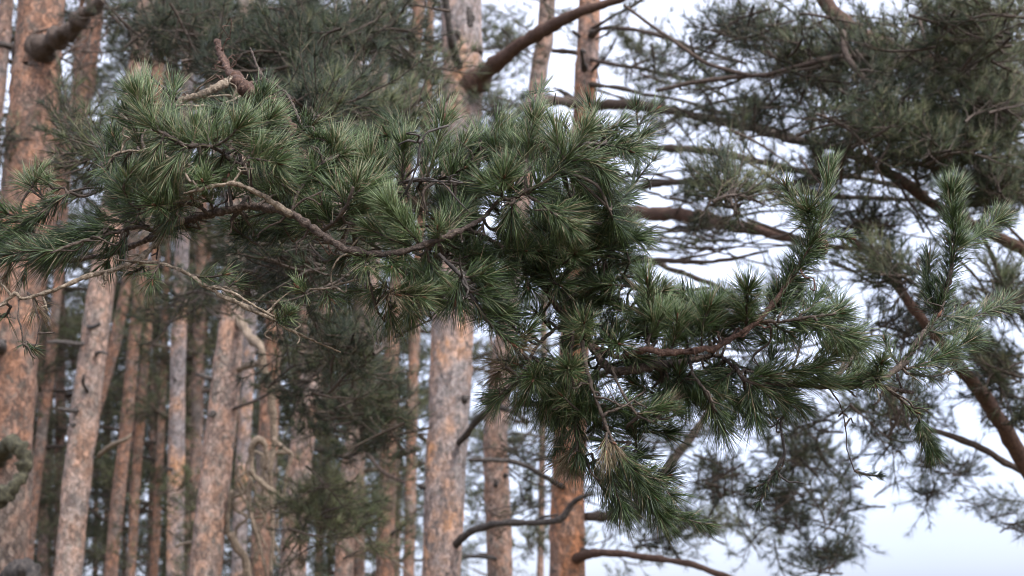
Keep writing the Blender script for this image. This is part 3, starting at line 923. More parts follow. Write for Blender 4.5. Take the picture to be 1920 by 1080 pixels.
for k in range(40):
    x0, y0 = random.uniform(1350, 1920), random.uniform(20, 560)
    a = random.uniform(-1.2, 0.4)
    l = random.uniform(60, 170)
    d = random.uniform(5.3, 6.8)
    R1.limb([(x0, y0, 6, d), (x0 + l * 0.5 * math.cos(a) + random.uniform(-15, 15), y0 - l * 0.5 * math.sin(a), 5, d - 0.1), (x0 + l * math.cos(a), y0 - l * math.sin(a) + random.uniform(-20, 30), 3, d - 0.15)], M_LIMB, 'branch', 5)
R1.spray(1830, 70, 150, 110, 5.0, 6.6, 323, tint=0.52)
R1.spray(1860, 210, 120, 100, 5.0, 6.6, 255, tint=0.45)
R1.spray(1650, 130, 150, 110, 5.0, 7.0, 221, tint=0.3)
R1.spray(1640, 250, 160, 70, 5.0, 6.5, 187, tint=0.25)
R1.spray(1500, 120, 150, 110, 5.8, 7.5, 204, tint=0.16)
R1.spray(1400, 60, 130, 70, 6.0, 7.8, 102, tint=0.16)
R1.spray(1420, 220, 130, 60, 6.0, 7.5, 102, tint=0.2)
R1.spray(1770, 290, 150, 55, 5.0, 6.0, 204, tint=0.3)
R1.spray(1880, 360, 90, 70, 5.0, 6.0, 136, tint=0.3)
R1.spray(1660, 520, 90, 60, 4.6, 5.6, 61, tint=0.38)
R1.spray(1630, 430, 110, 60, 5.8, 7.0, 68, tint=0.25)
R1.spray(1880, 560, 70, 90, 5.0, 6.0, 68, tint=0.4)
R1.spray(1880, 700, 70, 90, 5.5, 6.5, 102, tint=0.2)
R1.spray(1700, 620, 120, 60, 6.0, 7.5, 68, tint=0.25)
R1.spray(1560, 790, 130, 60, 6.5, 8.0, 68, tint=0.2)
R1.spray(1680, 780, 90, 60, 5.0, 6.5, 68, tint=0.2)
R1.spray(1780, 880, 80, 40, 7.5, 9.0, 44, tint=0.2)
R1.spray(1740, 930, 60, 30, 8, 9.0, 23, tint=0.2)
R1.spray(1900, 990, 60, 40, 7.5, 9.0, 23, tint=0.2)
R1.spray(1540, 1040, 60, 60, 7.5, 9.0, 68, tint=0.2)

R1.spray(1780, 130, 190, 150, 6.6, 8.5, 110, tint=0.35)
R1.spray(1560, 190, 190, 120, 7.0, 9.0, 90, tint=0.22)
R1.spray(1330, 90, 130, 90, 7.5, 9.5, 50, tint=0.2)
R1.spray(1830, 420, 110, 60, 6.6, 8.5, 45, tint=0.25)
R1.spray(1520, 400, 150, 60, 7.0, 9.0, 22, tint=0.25)
R1.spray(1800, 600, 130, 60, 7.0, 9.0, 22, tint=0.25)
R1.spray(1720, 700, 150, 70, 7.0, 9.0, 34, tint=0.25)
R1.spray(1420, 720, 150, 60, 8.0, 10.0, 26, tint=0.25)
R1.spray(1500, 860, 110, 80, 8.0, 10.0, 90, tint=0.25)
R1.spray(1560, 930, 110, 110, 8.0, 10.0, 90, tint=0.2)
R1.spray(1840, 940, 90, 50, 8.0, 10.0, 16, tint=0.2)
R1.spray(1700, 820, 110, 60, 7.5, 9.5, 30, tint=0.2)
R1.spray(1900, 790, 40, 60, 5.5, 6.5, 30, tint=0.2)

# soft green sprays on the trees farther in, seen between the near trunks
FARSP = dict(L=0.085, width=0.0042, nn=34, tl=0.22)
for t, cx, cy, rx, ry, d0, d1, n in [
        (G, 1180, 950, 110, 120, 12, 15, 100), (G, 1340, 980, 130, 90, 12, 15, 90), (G, 1190, 110, 90, 100, 11, 14, 60), (G, 1260, 230, 110, 60, 11, 14, 30), (G, 1250, 790, 110, 80, 12, 15, 50),
        (T7, 480, 930, 90, 120, 12.5, 15, 40), (T5, 360, 1000, 80, 80, 12, 14.5, 40), (T3, 150, 1030, 90, 60, 16, 20, 40), (T5, 300, 590, 110, 60, 12, 14.5, 40), (T10, 690, 930, 60, 140, 13, 15, 40),
        (T5, 300, 720, 110, 130, 15, 19, 60), (T5, 350, 930, 80, 130, 15, 18, 50), (T3, 215, 900, 110, 140, 19, 24, 80), (T3, 260, 650, 120, 90, 19, 24, 60),
        (S1, 85, 880, 70, 140, 19, 24, 70), (S1, 120, 620, 80, 80, 18, 22, 40), (S4, 290, 1030, 110, 60, 22, 27, 60), (T10, 740, 800, 70, 150, 14, 18, 60),
        (T10, 760, 980, 70, 100, 14, 18, 50), (T11, 780, 560, 70, 90, 18, 22, 40), (S3, 400, 640, 60, 120, 22, 27, 50), (E, 985, 820, 70, 130, 12, 15, 60),
        (E, 1000, 1010, 70, 80, 12, 15, 50), (E, 905, 930, 50, 120, 12.5, 15, 40), (T10, 800, 150, 60, 120, 14, 18, 40), (T11, 950, 130, 60, 120, 18, 22, 50),
        (B2, 200, 160, 80, 140, 13, 16, 50), (S2, 215, 430, 90, 90, 16, 20, 50)]:
    t.spray(cx, cy, rx, ry, d0, d1, n * 0.72, tint=0.6, **FARSP)
# the parts of the right hand canopy that lie outside the view
R1.spray(2050, 120, 120, 160, 5.0, 7.0, 90, tint=0.4)
R1.spray(2080, 420, 130, 160, 5.0, 7.0, 90, tint=0.3)
R1.spray(2060, 760, 110, 140, 5.2, 7.0, 60, tint=0.3)
R1.spray(2250, 350, 120, 260, 5.2, 7.5, 90, tint=0.3)
for t in (A, B, C, T7, T8, T9, E, G, R1, T3, T5, S1, S2, S3, S4, T10, T11, B2):
    t.finish()

# far pines between the trunks
GF = 'distant pines between the near trunks'
far = []
for k in range(27):
    Y = 20 + 42 * (k / 27) ** 1.1 + random.uniform(-1, 1)
    px = random.uniform(-150, 1020) if k % 4 else random.uniform(-150, 800)
    if Y < 24 and px > 1000:
        px -= 600
    wd = random.uniform(0.15, 0.22) * F / Y
    lean = random.uniform(-6, 26)
    t = Tree('slim distant pine seen blurred through gaps between the nearer trunks', Y, [(px, 1060, wd), (px + lean, 500, wd * 0.85)], M_BARK_FAR, random.uniform(11, 15), GF, sides=10)
    z = random.uniform(1.5, 7.5)
    put_crown(t, z, random.choice(LOWCROWNS), random.uniform(1.0, 1.35), random.uniform(0, 6.28))
    if k % 3 == 0:
        put_crown(t, z + 5.5, random.choice(LOWCROWNS), random.uniform(0.7, 0.9), random.uniform(0, 6.28))

for k in range(22):
    Y = 24 + 34 * k / 22 + random.uniform(-1, 1)
    px = random.uniform(-60, 460) if k % 3 else random.uniform(400, 950)
    wd = random.uniform(0.09, 0.14) * F / Y
    t = Tree('young bushy pine low between the trunks, seen blurred far behind', Y, [(px, 1060, wd), (px + random.uniform(-8, 8), 700, wd * 0.7)], M_BARK_FAR, random.uniform(7, 9), 'young pines far behind', sides=8)
    put_crown(t, random.uniform(0.3, 2.4), random.choice(LOWCROWNS), random.uniform(0.75, 1.0), random.uniform(0, 6.28))

# ------------------------------------------------------------------ the sharp bough in front
NEAR_BASE = np.array([-1.62, 2.15, 0.0])
N = thing('pine_tree', 'near pine left of the view whose long needled bough crosses the whole foreground in focus', 'pine tree', NEAR_BASE, G1)
mb = MB()
trunk_mesh(mb, [(-1.62, 2.15, -0.1, 0.19), (-1.62, 2.15, 0.4, 0.165), (-1.60, 2.16, 2.0, 0.15), (-1.56, 2.2, 4.0, 0.13), (-1.5, 2.25, 7.0, 0.10), (-1.5, 2.25, 11, 0.04)])
mb.build('trunk', [M_BARK_A], N, NEAR_BASE)
cr = bpy.data.objects.new('crown', CROWNS[0])
COL.objects.link(cr)
cr.parent = N
cr.location = (0.1, 0.1, 7.0)
cr.scale = (0.75, 0.75, 0.75)

# every limb: name -> (material, rows of (px, py, width px, depth), sides)
LIMBS = {}


def limb(key, mat, rows, name='branch', sides=9):
    LIMBS[key] = (mat, np.array(rows, dtype=float), name, sides)


limb('main', M_LIMB, [(-960, 470, 46, 2.16), (-500, 480, 34, 2.2), (-150, 490, 22, 2.2), (20, 487, 15, 2.16), (70, 483, 13, 2.16), (120, 489, 13, 2.2), (210, 478, 13, 2.25), (300, 440, 14, 2.22), (350, 412, 16, 2.12), (400, 402, 18, 2.10), (470, 388, 17, 2.08), (545, 405, 17, 1.98), (600, 440, 18, 1.97), (650, 467, 18, 1.97), (700, 473, 15, 1.97), (760, 470, 14, 1.96), (820, 451, 14, 1.96), (870, 430, 12, 1.98), (906, 408, 9, 2.02), (925, 388, 6, 2.08)])
limb('upper_left', M_LIMB_PALE, [(345, 361, 5, 1.95), (390, 352, 8, 1.95), (440, 345, 10, 1.95), (500, 371, 14, 1.96), (545, 404, 16, 1.97)])
limb('lower_left', M_LIMB_PALE, [(-60, 592, 8, 2.0), (0, 572, 10, 2.0), (30, 552, 9, 2.0), (48, 560, 9, 2.0), (110, 540, 10, 2.0), (160, 520, 11, 2.02), (215, 503, 12, 2.03), (262, 488, 14, 2.05), (290, 452, 13, 2.08), (312, 432, 13, 2.09), (345, 414, 14, 2.11)])
limb('under_left', M_LIMB_PALE, [(262, 492, 10, 2.05), (300, 492, 9, 2.04), (350, 510, 9, 2.0), (400, 544, 10, 1.98), (450, 568, 9, 1.97), (500, 596, 9, 1.97), (540, 615, 6, 2.0), (590, 640, 5, 2.05), (640, 660, 3, 2.1)])
limb('under_left_b', M_LIMB_PALE, [(385, 535, 5, 1.98), (430, 548, 7, 1.96), (465, 566, 6, 1.96), (500, 586, 5, 1.97), (525, 600, 4, 1.98)], sides=6)
limb('hang_a', M_TWIG, [(36, 562, 4, 2.0), (34, 590, 4, 1.99), (40, 625, 4, 1.98), (44, 650, 3, 1.98)], 'dead_branch', 6)
limb('hang_b', M_TWIG, [(60, 556, 4, 2.0), (72, 600, 4, 2.0), (70, 640, 3, 2.0), (60, 656, 3, 2.0)], 'dead_branch', 6)
limb('broken', M_LIMB_PALE, [(318, 196, 12, 2.45), (340, 186, 17, 2.45), (380, 177, 18, 2.45), (415, 158, 18, 2.46), (436, 148, 16, 2.5), (452, 160, 18, 2.52)])
limb('broken_limb', M_LIMB_RED, [(436, 140, 26, 2.52), (452, 158, 34, 2.52), (478, 176, 34, 2.52), (505, 192, 30, 2.5), (550, 250, 26, 2.45), (580, 340, 22, 2.35), (600, 440, 16, 2.06)])
limb('broken_stub', M_LIMB_RED, [(408, 78, 14, 2.8), (416, 105, 16, 2.75), (425, 130, 14, 2.65), (443, 150, 20, 2.5), (458, 164, 32, 2.47), (485, 178, 34, 2.44)])
limb('top_twig', M_DEAD, [(280, 140, 6, 2.42), (300, 160, 7, 2.43), (322, 180, 8, 2.44), (335, 188, 8, 2.45)], 'dead_branch', 6)
limb('top_twig_b', M_LIMB_PALE, [(270, 197, 5, 2.3), (320, 198, 6, 2.3), (370, 200, 6, 2.3), (420, 194, 5, 2.35), (450, 180, 6, 2.45)], 'dead_branch', 6)
limb('top_twig_c', M_LIMB, [(470, 90, 4, 2.7), (490, 140, 6, 2.6), (515, 158, 7, 2.55), (540, 180, 6, 2.5), (570, 240, 6, 2.35)], 'dead_branch', 6)
limb('left_arch', M_LIMB_PALE, [(195, 320, 4, 2.1), (215, 290, 5, 2.1), (245, 283, 5, 2.1), (280, 285, 6, 2.1), (330, 300, 7, 2.1), (400, 330, 8, 2.05), (445, 345, 9, 2.0)])
limb('crest', M_TWIG, [(470, 360, 9, 2.02), (460, 320, 9, 2.05), (430, 300, 9, 2.05), (400, 276, 9, 2.02), (345, 272, 8, 2.0), (305, 250, 7, 2.0), (285, 240, 6, 2.0)])
limb('stem_up', M_TWIG, [(472, 357, 7, 2.0), (470, 330, 8, 1.99), (466, 295, 8, 1.98)], sides=7)
limb('mid_a', M_TWIG, [(600, 438, 8, 2.04), (630, 415, 9, 2.0), (650, 382, 8, 1.98), (662, 350, 7, 1.97)])
limb('mid_b', M_TWIG, [(545, 404, 7, 2.05), (560, 360, 7, 2.08), (590, 320, 6, 2.1), (620, 300, 6, 2.1)])
limb('mid_c', M_LIMB, [(640, 462, 8, 2.1), (665, 400, 8, 2.14), (700, 366, 8, 2.14), (760, 343, 8, 2.12), (800, 338, 8, 2.1), (850, 346, 7, 2.1), (905, 334, 6, 2.08)])
limb('dark_s', M_DEAD, [(742, 388, 6, 2.0), (765, 352, 6, 1.97), (784, 305, 6, 1.96), (790, 270, 6, 1.96), (803, 248, 5, 1.96), (840, 235, 5, 1.97)], 'dead_branch', 6)
limb('dark_t', M_DEAD, [(760, 340, 5, 2.0), (800, 332, 4, 1.99), (830, 345, 4, 1.98), (860, 378, 4, 1.98), (880, 400, 3, 1.99)], 'dead_branch', 6)
limb('right_a', M_TWIG, [(906, 408, 8, 2.05), (935, 375, 8, 2.03), (960, 372, 8, 2.02), (990, 362, 9, 2.0), (1030, 335, 9, 2.0), (1060, 305, 8, 2.0), (1085, 270, 6, 2.0)])
limb('right_b', M_TWIG, [(985, 366, 8, 2.0), (988, 300, 8, 2.03), (995, 250, 6, 2.06), (1000, 215, 5, 2.1)])
limb('right_c', M_TWIG, [(820, 451, 8, 2.05), (850, 380, 8, 2.12), (860, 320, 7, 2.15), (890, 300, 7, 2.15), (930, 280, 6, 2.12)])
limb('right_d', M_TWIG, [(990, 366, 8, 2.0), (1010, 378, 7, 1.99), (1045, 405, 6, 1.97)])
limb('core', M_LIMB, [(872, 428, 11, 2.1), (930, 455, 12, 2.14), (1000, 520, 13, 2.16), (1060, 590, 14, 2.16), (1110, 650, 16, 2.14), (1150, 696, 20, 2.1), (1200, 688, 22, 2.08), (1245, 685, 21, 2.1), (1300, 675, 14, 2.14), (1345, 668, 10, 2.14), (1380, 692, 9, 2.1), (1405, 716, 9, 2.06), (1500, 722, 10, 2.06), (1560, 727, 12, 2.08), (1640, 723, 12, 2.1), (1680, 729, 12, 2.12), (1712, 735, 9, 2.14)])
limb('sharp_right', M_LIMB_RED, [(1110, 648, 12, 2.14), (1160, 668, 14, 2.1), (1210, 655, 16, 2.05), (1250, 659, 16, 2.04), (1310, 658, 15, 2.03), (1342, 650, 14, 2.03), (1385, 627, 13, 2.03), (1420, 601, 12, 2.03), (1450, 570, 12, 2.04), (1490, 512, 12, 2.05), (1525, 452, 9, 2.06), (1538, 432, 6, 2.06)])
limb('bare_a', M_LIMB, [(1090, 560, 10, 2.25), (1140, 527, 14, 2.2), (1170, 528, 13, 2.2), (1195, 538, 11, 2.2), (1240, 545, 9, 2.22), (1290, 545, 8, 2.25), (1330, 538, 6, 2.28)], 'dead_branch')
limb('bare_b', M_LIMB_PALE, [(1080, 580, 7, 2.2), (1140, 566, 8, 2.18), (1180, 577, 10, 2.18), (1220, 587, 8, 2.18), (1245, 598, 5, 2.18)], 'dead_branch', 7)
limb('far_shoot', M_DEAD, [(1150, 420, 7, 2.6), (1175, 380, 7, 2.65), (1190, 330, 7, 2.7), (1196, 270, 6, 2.7), (1192, 210, 4, 2.7)])
limb('right_tail', M_TWIG, [(1600, 726, 8, 2.08), (1650, 712, 9, 2.08), (1690, 685, 15, 2.1), (1720, 645, 16, 2.12), (1758, 592, 14, 2.14), (1778, 520, 11, 2.14), (1792, 460, 7, 2.14), (1790, 420, 5, 2.14)])
limb('droop_tail', M_TWIG, [(1660, 727, 8, 2.1), (1690, 750, 8, 2.1), (1718, 772, 7, 2.1), (1724, 790, 6, 2.1)])
limb('hang_right', M_DEAD, [(1480, 722, 5, 2.08), (1478, 760, 6, 2.08), (1462, 792, 6, 2.08), (1468, 825, 7, 2.08), (1470, 858, 7, 2.08), (1452, 888, 8, 2.08), (1436, 906, 8, 2.08), (1428, 930, 5, 2.08)])
limb('thin_hang', M_TWIG, [(1555, 728, 4, 2.1), (1575, 760, 3, 2.12), (1585, 800, 3, 2.14), (1590, 845, 3, 2.14), (1602, 880, 3, 2.14)], 'dead_branch', 6)
limb('droop_a', M_TWIG, [(1090, 640, 10, 2.1), (1100, 700, 9, 2.06), (1118, 755, 8, 2.04), (1136, 800, 8, 2.03), (1152, 832, 9, 2.03), (1185, 885, 10, 2.04), (1225, 930, 8, 2.06), (1270, 975, 6, 2.08)])
limb('droop_b', M_TWIG, [(1075, 620, 9, 2.1), (1070, 690, 8, 2.1), (1080, 760, 7, 2.1), (1085, 830, 6, 2.1), (1100, 870, 5, 2.1)])
limb('droop_c', M_TWIG, [(1145, 685, 7, 2.08), (1165, 735, 7, 2.04), (1195, 775, 6, 2.03), (1222, 792, 5, 2.03)])
limb('droop_d', M_TWIG, [(1290, 672, 8, 2.1), (1300, 700, 7, 2.06), (1325, 735, 6, 2.04), (1345, 770, 5, 2.04)])
limb('left_fan', M_TWIG, [(1060, 600, 9, 2.16), (1010, 650, 8, 2.12), (985, 690, 7, 2.1), (955, 725, 6, 2.08)])
limb('dark_low', M_DEAD, [(825, 475, 8, 2.0), (862, 515, 8, 1.99), (885, 560, 8, 1.99), (920, 610, 9, 2.0), (955, 640, 8, 2.02), (990, 675, 6, 2.04)])
limb('grey_hang', M_LIMB_PALE, [(655, 468, 5, 2.02), (630, 490, 5, 2.0), (620, 520, 4, 2.0), (626, 545, 4, 2.0)], 'dead_branch', 6)
limb('low_mid', M_LIMB_PALE, [(690, 520, 4, 2.04), (650, 525, 5, 2.02), (610, 540, 5, 2.0), (575, 545, 4, 2.0)], 'branch', 6)
limb('low_twig', M_TWIG, [(683, 478, 5, 2.02), (690, 520, 5, 2.0), (700, 560, 6, 2.0), (718, 598, 5, 2.02), (755, 628, 4, 2.05)], 'branch', 6)
limb('low_star', M_TWIG, [(700, 474, 6, 2.04), (712, 520, 5, 2.0), (740, 548, 5, 1.98), (785, 556, 5, 1.97)])
limb('far_left', M_TWIG, [(120, 489, 7, 2.2), (60, 430, 7, 2.18), (85, 395, 7, 2.18), (130, 360, 6, 2.2)])
limb('far_left_b', M_TWIG, [(60, 430, 6, 2.18), (40, 390, 6, 2.2), (60, 350, 5, 2.2)])
limb('left_plume', M_TWIG, [(300, 440, 9, 2.15), (260, 425, 9, 2.1), (225, 433, 9, 2.05), (160, 452, 8, 2.02), (95, 476, 6, 2.0)])
limb('left_mid', M_TWIG, [(400, 400, 9, 2.1), (350, 380, 8, 2.06), (300, 385, 7, 2.04), (250, 385, 6, 2.04)])
limb('tail_side', M_TWIG, [(1420, 602, 8, 2.04), (1470, 602, 8, 2.02), (1520, 596, 7, 2.0), (1568, 590, 5, 2.0)])
limb('pale_up', M_LIMB_PALE, [(1150, 690, 8, 2.16), (1060, 740, 9, 2.3), (1000, 760, 6, 2.5)], sides=7)

PTS = []
for k, (mat, rows, nm, sd_) in LIMBS.items():
    s = spline(rows, 6.0)
    for r in s:
        PTS.append((r[0], r[1], r[3] if False else 0.0, 0))
branch_obj = {}
SAMP = {}
for k, (mat, rows, nm, sides) in LIMBS.items():
    pts = np.array([(*P(x + rng.normal(0, 1.2), y + rng.normal(0, 1.2), d), wd * 0.8 / F * d / 2) for x, y, wd, d in rows])
    mb = MB()
    s = tube(mb, pts, 0.0045, sides + 2, 0.26, 0.0012)
    # little scars and side stubs
    for q in range(max(2, len(s) // 14)):
        i = int(rng.integers(1, len(s) - 1))
        c, r = s[i, :3], s[i, 3]
        a = unit(rng.normal(0, 1, 3)[None])[0]
        tube(mb, [(*c, r * 0.5), (*(c + a * r * 1.3), r * 0.35), (*(c + a * r * rng.uniform(1.6, 4.0)), r * 0.2)], 0.004, 5, 0.15)
    for q in range(max(1, len(s) // 16)):
        i = int(rng.integers(1, len(s) - 1))
        c, r = s[i, :3], s[i, 3]
        a = unit((rng.normal(0, 1, 3) * np.array([1, 0.45, 0.9]))[None])[0]
        l = rng.uniform(0.02, 0.065)
        kk = [c + a * l * f + rng.normal(0, 0.10, 3) * l * (f > 0) for f in (0, 0.3, 0.6, 0.85, 1.0)]
        tube(mb, [(*p_, q_) for p_, q_ in zip(kk, (0.0021, 0.0017, 0.0014, 0.0012, 0.0008))], 0.006, 5, 0.25)
        if rng.random() < 0.5:
            b2 = kk[2]
            tube(mb, [(*b2, 0.0013), (*(b2 + rng.normal(0, 0.35, 3) * l * 0.6), 0.001), (*(b2 + rng.normal(0, 0.5, 3) * l * 0.7), 0.0006)], 0.006, 5, 0.2)
    branch_obj[k] = mb.build(nm, [mat], N, NEAR_BASE)
    SAMP[k] = s


def proj(p):
    v = np.asarray(p) - CAM
    z = v @ FWD
    return W / 2 + F * (v @ RIGHT) / z, H / 2 - F * (v @ UP) / z, z


SPX = {k: np.stack(proj(s[:, :3]), 1) for k, s in SAMP.items()}
NOSHOOT = {'broken_limb', 'hang_a', 'hang_b', 'broken', 'broken_stub', 'top_twig', 'top_twig_c', 'dark_s', 'dark_t', 'bare_a', 'thin_hang', 'grey_hang', 'pale_up'}
SHOOTS = []
BACK = {'main': 0.02, 'upper_left': 0.03, 'sharp_right': 0.02, 'lower_left': 0.04, 'mid_a': 0.03, 'mid_b': 0.03}


def nearest(px, py, d=None, keys=None):
    best = None
    for k, q in SPX.items():
        if keys is not None and k not in keys:
            continue
        if keys is None and k in NOSHOOT:
            continue
        e = (q[:, 0] - px) ** 2 + (q[:, 1] - py) ** 2
        if d is not None:
            e = e + ((q[:, 2] - d) * 500) ** 2
        i = int(np.argmin(e))
        if best is None or e[i] < best[0]:
            best = (e[i], k, i)
    return best


def ns(pix, key=None, n=120, dtip=0.0, kind=GREEN, L=0.053, droop=0.0, tint=None, depth=None, tipfrac=0.4, spread=(0.6, 1.15), start=0.0, width=0.00104, bud=True):
    spread = tuple(np.array(spread) * rng.uniform(0.75, 1.1))
    n = int(n * 1.2 * rng.uniform(0.8, 1.15))
    L = L * rng.uniform(0.66, 1.0)
    tipfrac = tipfrac * rng.uniform(0.5, 1.0)
    """a needled shoot along pixel points, joined to its branch by a thin curved twig"""
    e, k, i = nearest(pix[0][0], pix[0][1], depth, None if key is None else {key})
    anchor = SAMP[k][i, :3]
    d0 = (SPX[k][i, 2] + BACK.get(k, 0.0)) if depth is None else depth
    m = len(pix)
    path = [P(x, y, d0 + dtip * q / max(1, m - 1)) for q, (x, y) in enumerate(pix)]
    if m == 2:
        mid = (path[0] + path[1]) / 2 + rng.normal(0, 0.003, 3)
        path = [path[0], mid, path[1]]
    mb = MB()
    gap = np.linalg.norm(path[0] - anchor)
    if gap > 0.003:
        mid = (path[0] + anchor) / 2 + rng.normal(0, 0.10, 3) * gap
        tube(mb, [(*anchor, 0.0026), (*mid, 0.0021), (*path[0], 0.0019)], 0.012, 6, 0.15, 0.0006, 0)
    shoot(mb, path, n, L, width, True, kind, spread, start, droop, tint, tipfrac, 0.0018, bud)
    c = np.mean(path, 0)
    x, y, z = proj(path[-1])
    seen = 1.0 if (-20 < x < 1940) else 0.0
    size = (np.linalg.norm(path[-1] - path[0]) + 2 * L) * seen * math.sqrt(n) * (2.4 - z)
    SHOOTS.append((size, k, mb, kind))


T = lambda *a: [(a[i], a[i + 1]) for i in range(0, len(a), 2)]
# --- far left
ns(T(130, 362, 95, 385, 62, 408), 'far_left', 240, -0.02, droop=0.25, tint=0.2)
ns(T(60, 352, 68, 338), 'far_left_b', 90, 0.0, tint=0.5)
ns(T(85, 375, 50, 345), 'far_left_b', 90, 0.02, tint=0.5)
ns(T(120, 352, 90, 345), 'far_left', 70, 0.0, tint=0.45)
ns(T(110, 470, 60, 470, 20, 478), 'left_plume', 190, 0.0, tint=0.25)
ns(T(90, 400, 50, 410, 10, 400), 'far_left', 170, 0.0, tint=0.3)
ns(T(60, 428, 30, 440, 0, 455), 'far_left', 240, -0.02, droop=0.15, tint=0.25)
ns(T(30, 415, 5, 420, -30, 440), 'far_left', 110, 0.0, droop=0.2, tint=0.2)
ns(T(225, 432, 160, 452, 92, 477), 'left_plume', 460, -0.02, droop=0.12, tint=0.25, tipfrac=0.2, L=0.056)
ns(T(200, 425, 150, 432, 110, 450), 'left_plume', 240, 0.03, tint=0.25)
ns(T(240, 440, 215, 470, 200, 490), 'left_plume', 110, 0.0, droop=0.3, tint=0.3)
ns(T(280, 425, 235, 415, 190, 412), 'left_plume', 150, -0.02, tint=0.25)
ns(T(150, 470, 120, 490, 90, 498), 'main', 80, -0.03, tint=0.3, kind=GREEN)
ns(T(245, 375, 242, 330), 'left_mid', 130, -0.03, tint=0.5)
ns(T(262, 392, 235, 365), 'left_mid', 120, 0.0, tint=0.4)
ns(T(290, 392, 300, 350), 'left_mid', 130, 0.0, tint=0.4)
ns(T(320, 390, 292, 385), 'left_mid', 120, -0.05, tint=0.35)
ns(T(270, 400, 225, 395), 'left_mid', 130, 0.02, tint=0.3)
ns(T(340, 385, 330, 345), 'left_mid', 110, 0.02, tint=0.4)
ns(T(230, 355, 205, 335), 'left_mid', 90, 0.05, tint=0.3)
ns(T(345, 382, 320, 410), 'left_mid', 90, 0.0, tint=0.3, droop=0.2)
ns(T(380, 385, 360, 372), 'left_mid', 60, -0.03, kind=DRY)
ns(T(400, 392, 385, 370), 'left_mid', 60, -0.02, kind=PALE)
ns(T(395, 352, 380, 340), 'upper_left', 60, -0.03, kind=PALE, tint=0.6)
ns(T(215, 292, 200, 320), 'left_arch', 60, 0.0, tint=0.45)
ns(T(245, 285, 230, 310), 'left_arch', 60, 0.03, tint=0.4)
ns(T(330, 300, 300, 330), 'left_arch', 100, 0.0, tint=0.3, droop=0.2)
# --- crest of the left part
ns(T(290, 245, 268, 215, 252, 175), 'crest', 230, 0.0, tint=0.52, L=0.052, tipfrac=0.3)
ns(T(300, 250, 285, 215, 278, 185), 'crest', 120, 0.02, tint=0.5)
ns(T(400, 274, 345, 272, 300, 250), 'crest', 300, 0.0, tint=0.5, tipfrac=0.1, spread=(0.9, 1.5), L=0.056)
ns(T(330, 270, 320, 235), 'crest', 120, 0.03, tint=0.45)
ns(T(360, 272, 365, 235), 'crest', 120, 0.02, tint=0.5)
ns(T(390, 272, 400, 235), 'crest', 110, 0.02, tint=0.45)
ns(T(400, 275, 425, 262, 446, 240), 'crest', 170, -0.02, tint=0.5, L=0.056)
ns(T(430, 268, 462, 235), 'crest', 130, 0.02, tint=0.5)
ns(T(440, 290, 480, 250, 508, 222), 'crest', 200, 0.0, tint=0.5, L=0.053)
ns(T(470, 290, 495, 258, 515, 235), 'crest', 120, 0.03, tint=0.45)
ns(T(466, 297, 492, 300, 520, 306), 'stem_up', 210, -0.03, tint=0.48, L=0.056)
ns(T(468, 300, 490, 285, 515, 280), 'stem_up', 150, 0.0, tint=0.45, L=0.054)
ns(T(470, 320, 500, 325, 525, 335), 'stem_up', 120, 0.0, tint=0.4)
ns(T(345, 278, 330, 300, 310, 330), 'crest', 140, 0.0, tint=0.55, droop=0.4)
ns(T(375, 280, 370, 310), 'crest', 120, 0.0, tint=0.45, droop=0.4)
ns(T(305, 262, 285, 300), 'crest', 110, 0.0, tint=0.5, droop=0.3)
ns(T(420, 285, 410, 320), 'crest', 110, 0.03, tint=0.3, droop=0.3)
ns(T(440, 300, 430, 325), 'crest', 90, -0.03, kind=PALE)
# --- around the main limb
ns(T(500, 340, 545, 352, 578, 386), 'mid_b', 170, -0.03, tint=0.48)
ns(T(545, 350, 565, 360, 590, 365), 'mid_b', 120, -0.02, tint=0.45)
ns(T(560, 352, 590, 320), 'mid_b', 120, -0.02, tint=0.45)
ns(T(600, 312, 640, 290), 'mid_b', 140, -0.02, tint=0.5)
ns(T(615, 302, 625, 275), 'mid_b', 120, 0.0, tint=0.5)
ns(T(640, 405, 655, 370, 667, 342), 'mid_a', 170, -0.02, tint=0.55, L=0.055)
ns(T(655, 372, 690, 350), 'mid_a', 130, 0.0, tint=0.5)
ns(T(640, 408, 680, 395), 'mid_a', 140, 0.0, tint=0.55)
ns(T(625, 420, 600, 390), 'mid_a', 130, 0.0, tint=0.4)
ns(T(610, 435, 570, 420), 'mid_a', 100, 0.0, tint=0.35)
ns(T(650, 385, 625, 355), 'mid_a', 120, 0.02, tint=0.45)
ns(T(665, 420, 695, 430), 'mid_a', 120, 0.0, tint=0.5, droop=0.2)
ns(T(690, 368, 690, 330, 694, 300), 'mid_c', 150, 0.0, tint=0.45)
ns(T(670, 330, 668, 280), 'mid_c', 140, 0.02, tint=0.48)
ns(T(720, 358, 722, 310), 'mid_c', 130, 0.02, tint=0.4)
ns(T(755, 343, 755, 310, 757, 276), 'mid_c', 190, -0.02, tint=0.45, L=0.054)
ns(T(790, 338, 800, 290), 'mid_c', 120, 0.03, tint=0.4)
ns(T(800, 335, 818, 280, 832, 226), 'mid_c', 210, 0.0, tint=0.52, L=0.05)
ns(T(845, 345, 850, 300, 870, 272), 'mid_c', 150, 0.02, tint=0.42)
ns(T(900, 335, 930, 320), 'mid_c', 130, -0.02, tint=0.4)
ns(T(880, 300, 905, 270, 935, 240), 'right_c', 170, 0.0, tint=0.45)
ns(T(925, 280, 955, 262), 'right_c', 120, 0.0, tint=0.42)
ns(T(905, 290, 895, 250), 'right_c', 120, 0.03, tint=0.4)
ns(T(792, 462, 758, 425, 728, 388), 'main', 300, -0.02, kind=PALE, tint=0.6, tipfrac=0.15, L=0.06, spread=(0.5, 1.0))
